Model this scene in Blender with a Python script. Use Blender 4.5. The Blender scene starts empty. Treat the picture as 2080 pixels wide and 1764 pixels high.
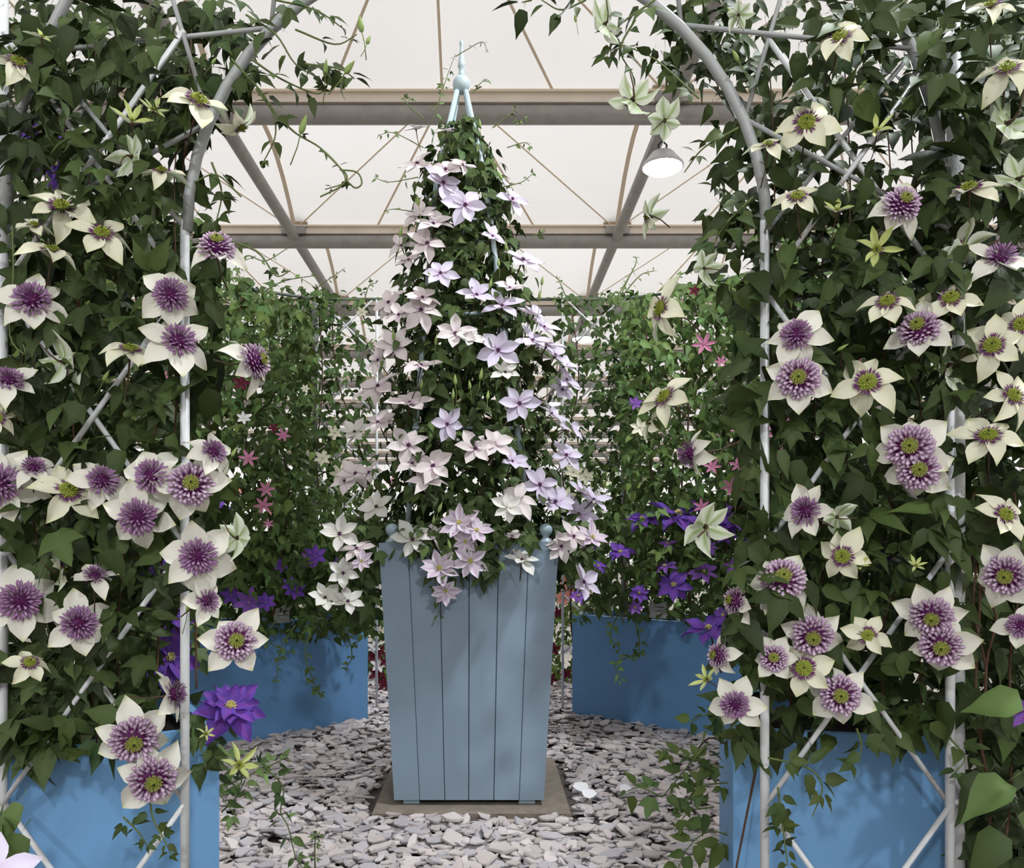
import bpy, math, random
import numpy as np
from mathutils import Vector, Matrix

random.seed(11)
rng = np.random.default_rng(11)
scene = bpy.context.scene
col = scene.collection

# ------------------------------------------------------------------ camera, world, light, exposure
F, CX, CY = 1600.0, 990.0, 1110.0          # focal length and vanishing point in photo pixels (2080 x 1764)
cam = bpy.data.cameras.new('camera')
cam.sensor_width = 36.0
cam.lens = 36.0 * F / 2080.0
cam.shift_x = (1040 - CX) / 2080.0
cam.shift_y = (CY - 882) / 2080.0
cam.clip_end = 300
cam_obj = bpy.data.objects.new('camera', cam)
cam_obj.location = (0, 0, 1.0)
cam_obj.rotation_euler = (math.pi / 2, 0, 0)
col.objects.link(cam_obj)
scene.camera = cam_obj

world = bpy.data.worlds.new('overcast_sky')
scene.world = world
world.use_nodes = True
bg = world.node_tree.nodes['Background']
bg.inputs[0].default_value = (1.0, 0.99, 0.985, 1)
bg.inputs[1].default_value = 1.80
LAMP_WATTS = 780.0

scene.view_settings.view_transform = 'Standard'
scene.view_settings.look = 'None'
scene.view_settings.gamma = 1.0
scene.view_settings.use_curve_mapping = False
scene.view_settings.exposure = 0.0
scene.cycles.max_bounces = 7
scene.cycles.diffuse_bounces = 4
scene.cycles.glossy_bounces = 2
scene.cycles.transmission_bounces = 4
scene.cycles.transparent_max_bounces = 4

UP = np.array([0, 0, 1.0])


def at(px, py, Y):
    return np.array([(px - CX) / F * Y, Y, 1.0 + (CY - py) / F * Y])


# ------------------------------------------------------------------ materials
def new_mat(name):
    m = bpy.data.materials.new(name)
    m.use_nodes = True
    nt = m.node_tree
    return m, nt, nt.nodes['Principled BSDF'], nt.nodes['Material Output']


def plain(name, rgb, rough=0.6, spec=0.4, metal=0.0, noise=0.0, nscale=20.0, bump=0.0, bscale=200.0):
    m, nt, p, out = new_mat(name)
    p.inputs['Base Color'].default_value = (*rgb, 1)
    p.inputs['Roughness'].default_value = rough
    p.inputs['Specular IOR Level'].default_value = spec
    p.inputs['Metallic'].default_value = metal
    if noise or bump:
        tc = nt.nodes.new('ShaderNodeTexCoord')
    if noise:
        n = nt.nodes.new('ShaderNodeTexNoise')
        n.inputs['Scale'].default_value = nscale
        n.inputs['Detail'].default_value = 5
        nt.links.new(tc.outputs['Object'], n.inputs['Vector'])
        mr = nt.nodes.new('ShaderNodeMapRange')
        mr.inputs[1].default_value = 0.25
        mr.inputs[2].default_value = 0.75
        mr.inputs[3].default_value = 1 - noise
        mr.inputs[4].default_value = 1 + noise
        nt.links.new(n.outputs[0], mr.inputs[0])
        mx = nt.nodes.new('ShaderNodeVectorMath')
        mx.operation = 'SCALE'
        mx.inputs[0].default_value = rgb
        nt.links.new(mr.outputs[0], mx.inputs['Scale'])
        nt.links.new(mx.outputs[0], p.inputs['Base Color'])
    if bump:
        n2 = nt.nodes.new('ShaderNodeTexNoise')
        n2.inputs['Scale'].default_value = bscale
        nt.links.new(tc.outputs['Object'], n2.inputs['Vector'])
        b = nt.nodes.new('ShaderNodeBump')
        b.inputs['Strength'].default_value = bump
        b.inputs['Distance'].default_value = 0.01
        nt.links.new(n2.outputs[0], b.inputs['Height'])
        nt.links.new(b.outputs[0], p.inputs['Normal'])
    return m


def attr_mat(name, rough, spec, back=None, obj_colour=False, obj_random=0.0, translucent=0.0):
    """Colour from the mesh attribute col (and back for the under side), times the object's own tint."""
    m, nt, p, out = new_mat(name)
    p.inputs['Roughness'].default_value = rough
    p.inputs['Specular IOR Level'].default_value = spec
    a = nt.nodes.new('ShaderNodeAttribute')
    a.attribute_name = 'col'
    c = a.outputs['Color']
    if back == 'attr':
        b = nt.nodes.new('ShaderNodeAttribute')
        b.attribute_name = 'back'
        g = nt.nodes.new('ShaderNodeNewGeometry')
        mx = nt.nodes.new('ShaderNodeMix')
        mx.data_type = 'RGBA'
        nt.links.new(g.outputs['Backfacing'], mx.inputs[0])
        nt.links.new(c, mx.inputs[6])
        nt.links.new(b.outputs['Color'], mx.inputs[7])
        c = mx.outputs[2]
    elif back:
        g = nt.nodes.new('ShaderNodeNewGeometry')
        mx = nt.nodes.new('ShaderNodeMix')
        mx.data_type = 'RGBA'
        mx.blend_type = 'MULTIPLY'
        mx.inputs[7].default_value = (*back, 1)
        nt.links.new(g.outputs['Backfacing'], mx.inputs[0])
        nt.links.new(c, mx.inputs[6])
        c = mx.outputs[2]
    if obj_colour or obj_random:
        oi = nt.nodes.new('ShaderNodeObjectInfo')
    if obj_colour:
        mx = nt.nodes.new('ShaderNodeVectorMath')
        mx.operation = 'MULTIPLY'
        nt.links.new(c, mx.inputs[0])
        nt.links.new(oi.outputs['Color'], mx.inputs[1])
        c = mx.outputs[0]
    if obj_random:
        mr = nt.nodes.new('ShaderNodeMapRange')
        mr.inputs[3].default_value = 1 - obj_random
        mr.inputs[4].default_value = 1 + obj_random
        nt.links.new(oi.outputs['Random'], mr.inputs[0])
        mx = nt.nodes.new('ShaderNodeVectorMath')
        mx.operation = 'SCALE'
        nt.links.new(c, mx.inputs[0])
        nt.links.new(mr.outputs[0], mx.inputs['Scale'])
        c = mx.outputs[0]
    nt.links.new(c, p.inputs['Base Color'])
    if translucent:
        t = nt.nodes.new('ShaderNodeBsdfTranslucent')
        nt.links.new(c, t.inputs['Color'])
        ms = nt.nodes.new('ShaderNodeMixShader')
        ms.inputs[0].default_value = translucent
        nt.links.new(p.outputs[0], ms.inputs[1])
        nt.links.new(t.outputs[0], ms.inputs[2])
        nt.links.new(ms.outputs[0], out.inputs['Surface'])
    return m


def membrane_mat():
    m, nt, p, out = new_mat('tent_membrane')
    d = nt.nodes.new('ShaderNodeBsdfDiffuse')
    t = nt.nodes.new('ShaderNodeBsdfTranslucent')
    tc = nt.nodes.new('ShaderNodeTexCoord')
    n = nt.nodes.new('ShaderNodeTexNoise')
    n.inputs['Scale'].default_value = 0.28
    n.inputs['Detail'].default_value = 3
    nt.links.new(tc.outputs['Object'], n.inputs['Vector'])
    cr = nt.nodes.new('ShaderNodeValToRGB')
    cr.color_ramp.elements[0].position = 0.3
    cr.color_ramp.elements[0].color = (0.80, 0.785, 0.775, 1)
    cr.color_ramp.elements[1].position = 0.7
    cr.color_ramp.elements[1].color = (0.87, 0.865, 0.86, 1)
    nt.links.new(n.outputs[0], cr.inputs[0])
    nt.links.new(cr.outputs[0], d.inputs['Color'])
    nt.links.new(cr.outputs[0], t.inputs['Color'])
    ms = nt.nodes.new('ShaderNodeMixShader')
    ms.inputs[0].default_value = 0.45
    nt.links.new(d.outputs[0], ms.inputs[1])
    nt.links.new(t.outputs[0], ms.inputs[2])
    nt.links.new(ms.outputs[0], out.inputs['Surface'])
    return m


def emit_mat(name, rgb, s):
    m, nt, p, out = new_mat(name)
    e = nt.nodes.new('ShaderNodeEmission')
    e.inputs[0].default_value = (*rgb, 1)
    e.inputs[1].default_value = s
    nt.links.new(e.outputs[0], out.inputs['Surface'])
    return m


M = {
    'membrane': membrane_mat(),
    'strap': plain('tan_webbing', (0.74, 0.63, 0.50), 0.8),
    'flange': plain('cream_aluminium', (0.74, 0.66, 0.57), 0.6, noise=0.08, nscale=3),
    'tube': plain('grey_galvanised_tube', (0.30, 0.285, 0.27), 0.45, 0.5, noise=0.15, nscale=6),
    'cable': plain('steel_cable', (0.42, 0.38, 0.35), 0.5),
    'disc': plain('tan_plate', (0.38, 0.29, 0.2), 0.6),
    'dark': plain('dark_metal', (0.03, 0.03, 0.03), 0.5),
    'lens': emit_mat('lamp_lens', (0.86, 0.95, 1.0), 30.0),
    'white_metal': plain('white_painted_steel', (0.62, 0.63, 0.64), 0.4, 0.5, noise=0.08, nscale=30),
    'grey_metal': plain('grey_painted_steel', (0.33, 0.34, 0.34), 0.4, 0.5, noise=0.1, nscale=20),
    'green_rod': plain('dark_green_rod', (0.10, 0.12, 0.10), 0.5),
    'post_dull': plain('dull_galvanised_post', (0.24, 0.25, 0.23), 0.5, noise=0.12),
    'blue': plain('bright_blue_paint', (0.145, 0.315, 0.55), 0.55, 0.35, noise=0.06, nscale=4, bump=0.05, bscale=300),
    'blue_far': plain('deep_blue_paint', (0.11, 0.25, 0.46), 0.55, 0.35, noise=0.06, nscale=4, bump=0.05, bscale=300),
    'greyblue': plain('grey_blue_paint', (0.245, 0.325, 0.405), 0.5, 0.4, noise=0.05, nscale=5, bump=0.04, bscale=350),
    'paleblue': plain('pale_blue_metal', (0.42, 0.52, 0.55), 0.45, 0.5),
    'finial': plain('pale_duck_egg_paint', (0.33, 0.43, 0.49), 0.4, 0.5),
    'gap': plain('dark_joint', (0.06, 0.085, 0.11), 0.8),
    'soil': plain('dark_compost', (0.012, 0.010, 0.008), 0.95, 0.1, noise=0.4, nscale=60, bump=0.5, bscale=90),
    'slab': plain('brown_grey_concrete', (0.22, 0.185, 0.15), 0.85, 0.2, noise=0.2, nscale=25, bump=0.3, bscale=150),
    'ground': plain('dark_slate_dust', (0.11, 0.095, 0.09), 0.95, 0.1, noise=0.3, nscale=30, bump=0.5, bscale=80),
    'hall_floor': plain('pavilion_floor', (0.33, 0.30, 0.27), 0.9, 0.2, noise=0.1),
    'slate': attr_mat('slate_chippings', 0.75, 0.25, obj_random=0.14),
    'slate_mass': attr_mat('slate_chippings_mass', 0.75, 0.25),
    'leaf': attr_mat('clematis_leaf', 0.55, 0.2, back=(1.3, 1.25, 1.35), obj_colour=True, obj_random=0.32),
    'leaf_mass': attr_mat('clematis_foliage', 0.55, 0.2, back=(1.3, 1.25, 1.35), obj_colour=True),
    'stem': plain('brown_clematis_stem', (0.085, 0.045, 0.028), 0.7, 0.2, noise=0.2, nscale=40),
    'green_stem': plain('green_clematis_stem', (0.12, 0.16, 0.05), 0.6, 0.3),
    'petal': attr_mat('clematis_petal', 0.6, 0.2, back='attr', obj_random=0.05, translucent=0.22),
    'centre': attr_mat('clematis_centre', 0.6, 0.2),
    'card': plain('white_card', (0.55, 0.55, 0.53), 0.6),
    'ink': plain('black_ink', (0.03, 0.03, 0.03), 0.7),
    'white': plain('white_scrap', (0.82, 0.82, 0.84), 0.6),
    'clip': plain('grey_plastic', (0.16, 0.16, 0.16), 0.5),
}


# ------------------------------------------------------------------ mesh helpers
class MB:
    def __init__(s):
        s.v, s.f, s.c, s.b = [], [], [], []

    def add(s, verts, faces, colour=None, back=None):
        o = len(s.v)
        s.v += [tuple(v) for v in verts]
        s.f += [tuple(i + o for i in f) for f in faces]
        if colour is not None:
            cc = colour if isinstance(colour, list) else [colour] * len(verts)
            s.c += cc
            s.b += (back if isinstance(back, list) else [back if back is not None else x for x in cc]) if back is not None else cc

    def box(s, lo, hi, **k):
        x0, y0, z0 = lo
        x1, y1, z1 = hi
        v = [(x0, y0, z0), (x1, y0, z0), (x1, y1, z0), (x0, y1, z0), (x0, y0, z1), (x1, y0, z1), (x1, y1, z1), (x0, y1, z1)]
        s.hexa(v, **k)

    def hexa(s, v, **k):
        s.add(v, [(3, 2, 1, 0), (4, 5, 6, 7), (0, 1, 5, 4), (1, 2, 6, 5), (2, 3, 7, 6), (3, 0, 4, 7)], **k)

    def tube(s, pts, r, n=6, caps=True, **k):
        pts = [np.array(p, float) for p in pts]
        rr = r if isinstance(r, (list, tuple, np.ndarray)) else [r] * len(pts)
        V = []
        prev = None
        for i, p in enumerate(pts):
            t = pts[min(i + 1, len(pts) - 1)] - pts[max(i - 1, 0)]
            t = t / (np.linalg.norm(t) + 1e-12)
            if prev is None:
                a = np.array([1.0, 0, 0]) if abs(t[0]) < 0.8 else np.array([0, 0, 1.0])
            else:
                a = prev
            a = a - t * np.dot(a, t)
            a /= np.linalg.norm(a) + 1e-12
            prev = a
            b = np.cross(t, a)
            for j in range(n):
                w = 2 * math.pi * j / n
                V.append(p + (a * math.cos(w) + b * math.sin(w)) * rr[i])
        fs = []
        for i in range(len(pts) - 1):
            for j in range(n):
                j2 = (j + 1) % n
                fs.append((i * n + j, i * n + j2, (i + 1) * n + j2, (i + 1) * n + j))
        if caps:
            fs.append(tuple(range(n - 1, -1, -1)))
            fs.append(tuple((len(pts) - 1) * n + j for j in range(n)))
        s.add(V, fs, **k)

    def lathe(s, prof, n=16, centre=(0, 0, 0), **k):
        V, fs = [], []
        for r, z in prof:
            for j in range(n):
                w = 2 * math.pi * j / n
                V.append((centre[0] + r * math.cos(w), centre[1] + r * math.sin(w), centre[2] + z))
        for i in range(len(prof) - 1):
            for j in range(n):
                j2 = (j + 1) % n
                fs.append((i * n + j, i * n + j2, (i + 1) * n + j2, (i + 1) * n + j))
        fs.append(tuple(range(n - 1, -1, -1)))
        fs.append(tuple((len(prof) - 1) * n + j for j in range(n)))
        s.add(V, fs, **k)

    def mesh(s, name, mat, smooth=True):
        me = bpy.data.meshes.new(name)
        me.from_pydata(s.v, [], s.f)
        me.materials.append(mat)
        if s.c:
            for nm, arr in (('col', s.c), ('back', s.b)):
                at_ = me.attributes.new(nm, 'FLOAT_COLOR', 'POINT')
                at_.data.foreach_set('color', np.array([(*c, 1.0) for c in arr], 'f').ravel())
        if smooth:
            me.polygons.foreach_set('use_smooth', [True] * len(me.polygons))
            me.update()
        return me

    def build(s, name, mat, parent=None, base=(0, 0, 0), smooth=True):
        """Verts are given in world space; the object's origin is put at base."""
        if any(base):
            s.v = [(x - base[0], y - base[1], z - base[2]) for x, y, z in s.v]
        return link(name, s.mesh(name, mat, smooth), parent, base)


def link(name, data, parent=None, loc=(0, 0, 0)):
    o = bpy.data.objects.new(name, data)
    if parent is not None:
        o.parent = parent
        b = parent.get('_w', (0, 0, 0))
        o.location = (loc[0] - b[0], loc[1] - b[1], loc[2] - b[2])
    else:
        o.location = loc
    col.objects.link(o)
    return o


def tag(o, label, cat, group=None):
    o['label'] = label
    o['category'] = cat
    if group:
        o['group'] = group
    return o


def thing(name, label, cat, loc=(0, 0, 0), group=None):
    o = bpy.data.objects.new(name, None)
    o.location = loc
    o.empty_display_size = 0.05
    o['_w'] = [float(x) for x in loc]
    col.objects.link(o)
    return tag(o, label, cat, group)


def structure(o):
    o['kind'] = 'structure'
    return o


def tri_mesh(name, V, T, C, mat):
    me = bpy.data.meshes.new(name)
    nv, nt_ = len(V), len(T)
    me.vertices.add(nv)
    me.vertices.foreach_set('co', np.ascontiguousarray(V, 'f').ravel())
    me.loops.add(nt_ * 3)
    me.loops.foreach_set('vertex_index', np.ascontiguousarray(T, 'i').ravel())
    me.polygons.add(nt_)
    me.polygons.foreach_set('loop_start', np.arange(0, nt_ * 3, 3, dtype='i'))
    me.polygons.foreach_set('use_smooth', np.ones(nt_, dtype=bool))
    a = me.attributes.new('col', 'FLOAT_COLOR', 'POINT')
    a.data.foreach_set('color', np.concatenate([C, np.ones((nv, 1))], 1).astype('f').ravel())
    me.update(calc_edges=True)
    me.materials.append(mat)
    return me


# ------------------------------------------------------------------ the setting: tent, floor
BEAM0, BAY = 9.0, 3.75
XL, XR = -3.11, 2.085
SPAN = XR - XL
ys = [BEAM0 + BAY * k for k in range(-7, 11)]
zb = 5.93


def cell_height(x, y):
    """Each bay of the tent is an umbrella: a peak in the middle, straight edges on the beams, arched edges over the purlins."""
    a = ((x - XL) / SPAN) % 1.0
    b = ((y - BEAM0) / BAY) % 1.0
    tx, ty = abs(2 * a - 1), abs(2 * b - 1)
    if min(b, 1 - b) < 1e-6:
        return 6.13
    if tx > ty:
        edge = 0.78 * (1 - (ty / tx) ** 2)
        rho = tx
    else:
        edge, rho = 0.0, ty
    return 6.13 + (1 - rho) * 1.28 + rho * edge


V, Fc = [], []
xs_ = [XL - SPAN * 3 + SPAN * k / 10 for k in range(71)]
yy = [y0 + BAY * j / 10 for y0 in ys[:-1] for j in range(10)] + [ys[-1]]
for y in yy:
    for x in xs_:
        V.append((x, y, cell_height(x, y)))
nx = len(xs_)
for i in range(len(yy) - 1):
    for j in range(nx - 1):
        Fc.append((i * nx + j, i * nx + j + 1, (i + 1) * nx + j + 1, (i + 1) * nx + j))
mb = MB()
mb.add(V, Fc)
ceiling = structure(mb.build('ceiling', M['membrane']))

for y in ys[3:]:                                     # cross beams: grey tube under a cream flange
    m = MB()
    m.tube([(-18.6, y, zb), (17.6, y, zb)], 0.105, 12)
    bo = m.build('beam', M['tube'], ceiling)
    m = MB()
    m.box((-18.6, y - 0.09, zb + 0.10), (17.6, y + 0.09, zb + 0.20))
    m.build('beam_flange', M['flange'], bo, smooth=False)
    m = MB()
    m.box((-18.6, y - 0.13, zb + 0.20), (17.6, y + 0.13, zb + 0.225))
    m.build('beam_cover_strip', M['strap'], bo, smooth=False)
purl_x = [XL - SPAN * 2, XL - SPAN, XL, XR, XR + SPAN, XR + SPAN * 2]
for x in purl_x:
    m = MB()
    m.tube([(x, ys[3], 5.99), (x, ys[-1], 5.99)], 0.082, 12)
    m.build('purlin', M['tube'], ceiling)
for y in ys[5:12]:
    for x in purl_x[1:5]:
        m = MB()
        n = 14
        v = [(x + 0.23 * math.cos(math.pi * j / n), y + s * 0.01 - 0.10, zb + 0.2 + 0.23 * math.sin(math.pi * j / n)) for s in (-1, 1) for j in range(n + 1)]
        fs = [tuple(range(n + 1)), tuple(range(2 * n + 1, n, -1))]
        fs += [(j, j + n + 1, j + n + 2, j + 1) for j in range(n)] + [(n, 2 * n + 1, n + 1, 0)]
        m.add(v, fs)
        po = m.build('joint_plate', M['disc'], ceiling, smooth=False)
        m = MB()
        m.box((x - 0.19, y - 0.135, zb + 0.085), (x + 0.19, y - 0.09, zb + 0.205))
        m.build('clamp', M['tube'], po, smooth=False)


def strap(pts, w, name):
    m = MB()
    v, fs = [], []
    p = np.array(pts)
    d = p[-1] - p[0]
    side = np.array([d[1], -d[0], 0])
    side /= np.linalg.norm(side)
    for q in p:
        v += [q - side * w - UP * 0.012, q + side * w - UP * 0.012, q + side * w, q - side * w]
    N_ = len(p) - 1
    for j in range(N_):
        a, b = j * 4, j * 4 + 4
        fs += [(a, a + 1, b + 1, b), (a + 1, a + 2, b + 2, b + 1), (a + 2, a + 3, b + 3, b + 2), (a + 3, a, b, b + 3)]
    fs += [(3, 2, 1, 0), (4 * N_, 4 * N_ + 1, 4 * N_ + 2, 4 * N_ + 3)]
    m.add(v, fs)
    m.build(name, M['strap'], ceiling, smooth=False)


for k, y0 in enumerate(ys[5:13]):                    # webbing straps that fan out from each peak, and arched ones over the purlins
    for cx0 in (XL - SPAN, XL, XR):
        xc, yc = cx0 + SPAN / 2, y0 + BAY / 2
        apex = (xc, yc, 6.13 + 1.26)
        ends = [(cx0 + SPAN * q / 4, ye, 6.12) for q in range(5) for ye in (y0 + 0.02, y0 + BAY - 0.02)]
        ends += [(xe, yc, 6.13 + 0.76) for xe in (cx0, cx0 + SPAN)]
        for j, e in enumerate(ends):
            strap([apex, e], 0.0155 if j < 10 and j // 2 in (1, 2, 3) else 0.011, 'webbing_strap')
        strap([(cx0, y0 + BAY * j / 10, 6.11 + 0.78 * (1 - (2 * j / 10 - 1) ** 2)) for j in range(11)], 0.032, 'ridge_strap')


def wall(name, v):
    m = MB()
    m.add(v, [(0, 1, 2, 3)])
    return structure(m.build(name, M['membrane'], smooth=False))


Y0, Y1 = ys[0], ys[-1]
wall('wall_back', [(XL - 3 * SPAN, Y1, 0), (XL + 4 * SPAN, Y1, 0), (XL + 4 * SPAN, Y1, 6.13), (XL - 3 * SPAN, Y1, 6.13)])
wall('wall_front', [(XL - 3 * SPAN, Y0, 0), (XL + 4 * SPAN, Y0, 0), (XL + 4 * SPAN, Y0, 6.13), (XL - 3 * SPAN, Y0, 6.13)])
wall('wall_left', [(XL - 3 * SPAN, Y0, 0), (XL - 3 * SPAN, Y1, 0), (XL - 3 * SPAN, Y1, 6.13), (XL - 3 * SPAN, Y0, 6.13)])
wall('wall_right', [(XL + 4 * SPAN, Y0, 0), (XL + 4 * SPAN, Y1, 0), (XL + 4 * SPAN, Y1, 6.13), (XL + 4 * SPAN, Y0, 6.13)])
m = MB()
m.box((XL - 3 * SPAN, Y0, -0.10), (XL + 4 * SPAN, Y1, -0.03))
floor = structure(m.build('floor', M['hall_floor'], smooth=False))
m = MB()
m.lathe([(2.95, 0.0), (2.95, 0.03), (2.9, 0.03)], 40, (-0.05, 3.3, -0.03))
m.build('slate_bed', M['ground'], floor, smooth=False)


# slate chippings
def chip_mesh(i):
    r = np.random.default_rng(100 + i)
    n = 7
    ang = np.sort(r.uniform(-0.38, 0.38, n) + np.arange(n) * 2 * math.pi / n)
    rad = r.uniform(0.30, 0.62, n)
    ax = r.uniform(0.45, 0.8)
    th = r.uniform(0.06, 0.12)
    v = [(math.cos(a) * q, math.sin(a) * q * ax, th * (1 + 0.25 * r.uniform(-1, 1))) for a, q in zip(ang, rad)]
    v += [(x * 1.06, y * 1.06, 0) for x, y, z in v]
    v += [(0, 0, th * 1.1)]
    t = []
    for j in range(n):
        k = (j + 1) % n
        t += [(2 * n, j, k), (j, j + n, k + n), (j, k + n, k)]
    return np.array(v), np.array(t)


chips = [chip_mesh(i) for i in range(10)]
N = 15000
P = np.empty((N, 3))
cnt = 0
while cnt < N:
    y = 2.25 + rng.random() ** 1.25 * 3.6
    x = rng.uniform(-1.5, 1.5)
    if abs(x) > 0.45 * y + 0.35 or (abs(x + 0.058) < 0.40 and 2.86 < y < 3.6):
        continue
    P[cnt] = (x, y, rng.uniform(0.0, 0.026))
    cnt += 1
S = np.clip(rng.normal(0.054, 0.019, N), 0.024, 0.115)
shade = rng.normal(0, 0.10, N)


def chip_rot(n):
    a = rng.uniform(0, 2 * math.pi, n)
    t = np.abs(rng.normal(0, 0.27, n))
    b = rng.uniform(0, 2 * math.pi, n)
    out = np.empty((n, 3, 3))
    for i in range(n):
        out[i] = np.array(Matrix.Rotation(t[i], 3, Vector((math.cos(b[i]), math.sin(b[i]), 0))) @ Matrix.Rotation(a[i], 3, 'Z'))
    return out


R = chip_rot(N)
score = S * (F / P[:, 1]) + P[:, 2] * 900
order = np.argsort(-score)
pal = np.array([[0.55, 0.49, 0.485], [0.50, 0.46, 0.47], [0.58, 0.515, 0.505], [0.44, 0.415, 0.435], [0.50, 0.44, 0.42]])
chip_me = []
for i, (v, t) in enumerate(chips):
    cc = np.tile(pal[i % 5], (len(v), 1))
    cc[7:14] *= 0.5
    chip_me.append(tri_mesh('slate_chip', v, t, cc, M['slate']))
    chip_me[-1].polygons.foreach_set('use_smooth', np.zeros(len(t), dtype=bool))
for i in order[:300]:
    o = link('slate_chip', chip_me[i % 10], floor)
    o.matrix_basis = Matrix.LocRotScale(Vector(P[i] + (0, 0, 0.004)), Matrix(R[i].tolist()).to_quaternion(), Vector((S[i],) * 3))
VV, TT, CC = [], [], []
off = 0
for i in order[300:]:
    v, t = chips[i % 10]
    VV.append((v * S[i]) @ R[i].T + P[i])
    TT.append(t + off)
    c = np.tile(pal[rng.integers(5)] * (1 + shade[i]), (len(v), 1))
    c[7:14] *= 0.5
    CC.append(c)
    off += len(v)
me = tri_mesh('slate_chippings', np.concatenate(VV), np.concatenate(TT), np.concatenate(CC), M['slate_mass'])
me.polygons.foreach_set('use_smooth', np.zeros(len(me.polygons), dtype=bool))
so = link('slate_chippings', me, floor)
so['kind'] = 'stuff'


# ------------------------------------------------------------------ lamps
def lamp(x, y, z, label):
    t = thing('flood_lamp', label, 'lamp', (x, y, z), 'hanging flood lamps')
    b = (x, y, z)
    m = MB()
    m.lathe([(0.06, 0.16), (0.13, 0.14), (0.2, 0.05), (0.245, 0.0), (0.25, -0.02), (0.235, -0.03)], 20, b)
    m.build('housing', M['white_metal'], t, b)
    m = MB()
    m.lathe([(0.232, -0.032), (0.19, -0.06), (0.09, -0.08), (0.01, -0.085)], 20, b)
    m.build('lens', M['lens'], t, b)
    m = MB()
    m.tube([(x - 0.04, y, z + 0.15), (x - 0.05, y, z + 0.24), (x, y, z + 0.29), (x + 0.05, y, z + 0.24), (x + 0.04, y, z + 0.15)], 0.012, 6)
    m.build('bracket', M['dark'], t, b)
    m = MB()
    m.tube([(x, y, z + 0.28), (x - 0.04, y, z + 0.42), (x - 0.01, y, 5.93)], 0.012, 6)
    m.build('hanging_wire', M['dark'], t, b)
    ld = bpy.data.lights.new('flood_light', 'SPOT')
    ld.energy = LAMP_WATTS
    ld.color = (0.93, 0.97, 1.0)
    ld.shadow_soft_size = 0.2
    ld.spot_size = math.radians(170)
    ld.spot_blend = 0.3
    lo = bpy.data.objects.new('flood_light', ld)
    lo.location = (0, 0, -0.3)
    lo.parent = t
    col.objects.link(lo)


lamp(2.09, 9.4, 5.55, 'bright round flood lamp hanging nearest, beside the sloping purlin')
lamp(2.09, 17.2, 5.55, 'second flood lamp, glowing through the trellis above the pale flowers')
lamp(2.09, 25.0, 5.55, 'smallest flood lamp, farthest off, low behind the thin leaves')
lamp(2.09, -6.2, 5.55, 'flood lamp hung behind the viewer, on the same purlin as the bright ones')
lamp(2.09, 1.6, 5.55, 'flood lamp hung high above the thick pole, on the same purlin as the bright ones')
lamp(-3.1, -6.2, 5.55, 'unseen flood lamp added for brightness behind the viewer, on the other purlin')  # added lamp, out of view, only to lift the overall brightness


# ------------------------------------------------------------------ trellis, arch, boxes
def rod(parent, name, pts, r, mat, base, n=8):
    m = MB()
    m.tube(pts, r, n)
    return m.build(name, M[mat], parent, base)


YT = 1.5
NODES = [0.02, 0.508, 1.0, 1.49]


def front_trellis(xa, xb, label, thick):
    base = (0.5 * (xa + xb), YT, 0)
    t = thing('trellis', label, 'trellis', base)
    for x in (xa, xb):
        rod(t, 'post', [(x, YT, 0), (x, YT, 1.62)], 0.0088, 'white_metal', base, 10)
    if thick:
        x = xb + 0.028 if thick > 0 else xa - 0.026
        rod(t, 'support_pole', [(x, YT + 0.03, 0), (x, YT + 0.03, 2.6)], 0.0165, 'white_metal', base, 12)
        rod(t, 'pole_bracket', [(x + 0.03, YT + 0.012, 0.51), (x - 0.03, YT - 0.001, 0.512)], 0.006, 'white_metal', base)
    xm = 0.5 * (xa + xb)
    for k in range(len(NODES)):
        z = NODES[k]
        z2 = z + 0.49
        for s in (-1, 1):
            xe = xa if s < 0 else xb
            xo = xb if s < 0 else xa
            # one straight rod from the node on a post over the middle to the node on the other post
            rod(t, 'lattice_rod', [(xe, YT + 0.004 * s, z), (xo, YT + 0.004 * s, min(z2, 1.98))], 0.0052, 'white_metal', base)
    return t


front_trellis(-0.923, -0.576, 'white steel trellis of crossed rods before the blue box with two lilac pom-poms', -1)
front_trellis(0.528, 0.881, 'white steel trellis of crossed rods with a thick second pole on its far side', 1)

t = thing('arch_frame', 'grey tubular arch spanning overhead between the two front trellises', 'arch', (-0.02, YT, 1.6))
b = (-0.02, YT, 1.6)
for r, rr in ((0.552, 0.0105), (0.90, 0.010)):
    rod(t, 'arch_tube', [(-0.02 + r * math.cos(a), YT, 1.6 + 0.99 * r * math.sin(a)) for a in np.linspace(0, math.pi, 25)], rr, 'grey_metal', b, 10)
for k in range(8):
    a0, a1 = math.pi * k / 8, math.pi * (k + 1) / 8
    for (ra, rb) in ((0.552, 0.9), (0.9, 0.552)):
        rod(t, 'lattice_rod', [(-0.02 + ra * math.cos(a0), YT + (0.004 if ra < rb else -0.004), 1.6 + ra * math.sin(a0)),
                               (-0.02 + rb * math.cos(a1), YT + (0.004 if ra < rb else -0.004), 1.6 + rb * math.sin(a1))], 0.0045, 'grey_metal', b)

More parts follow.
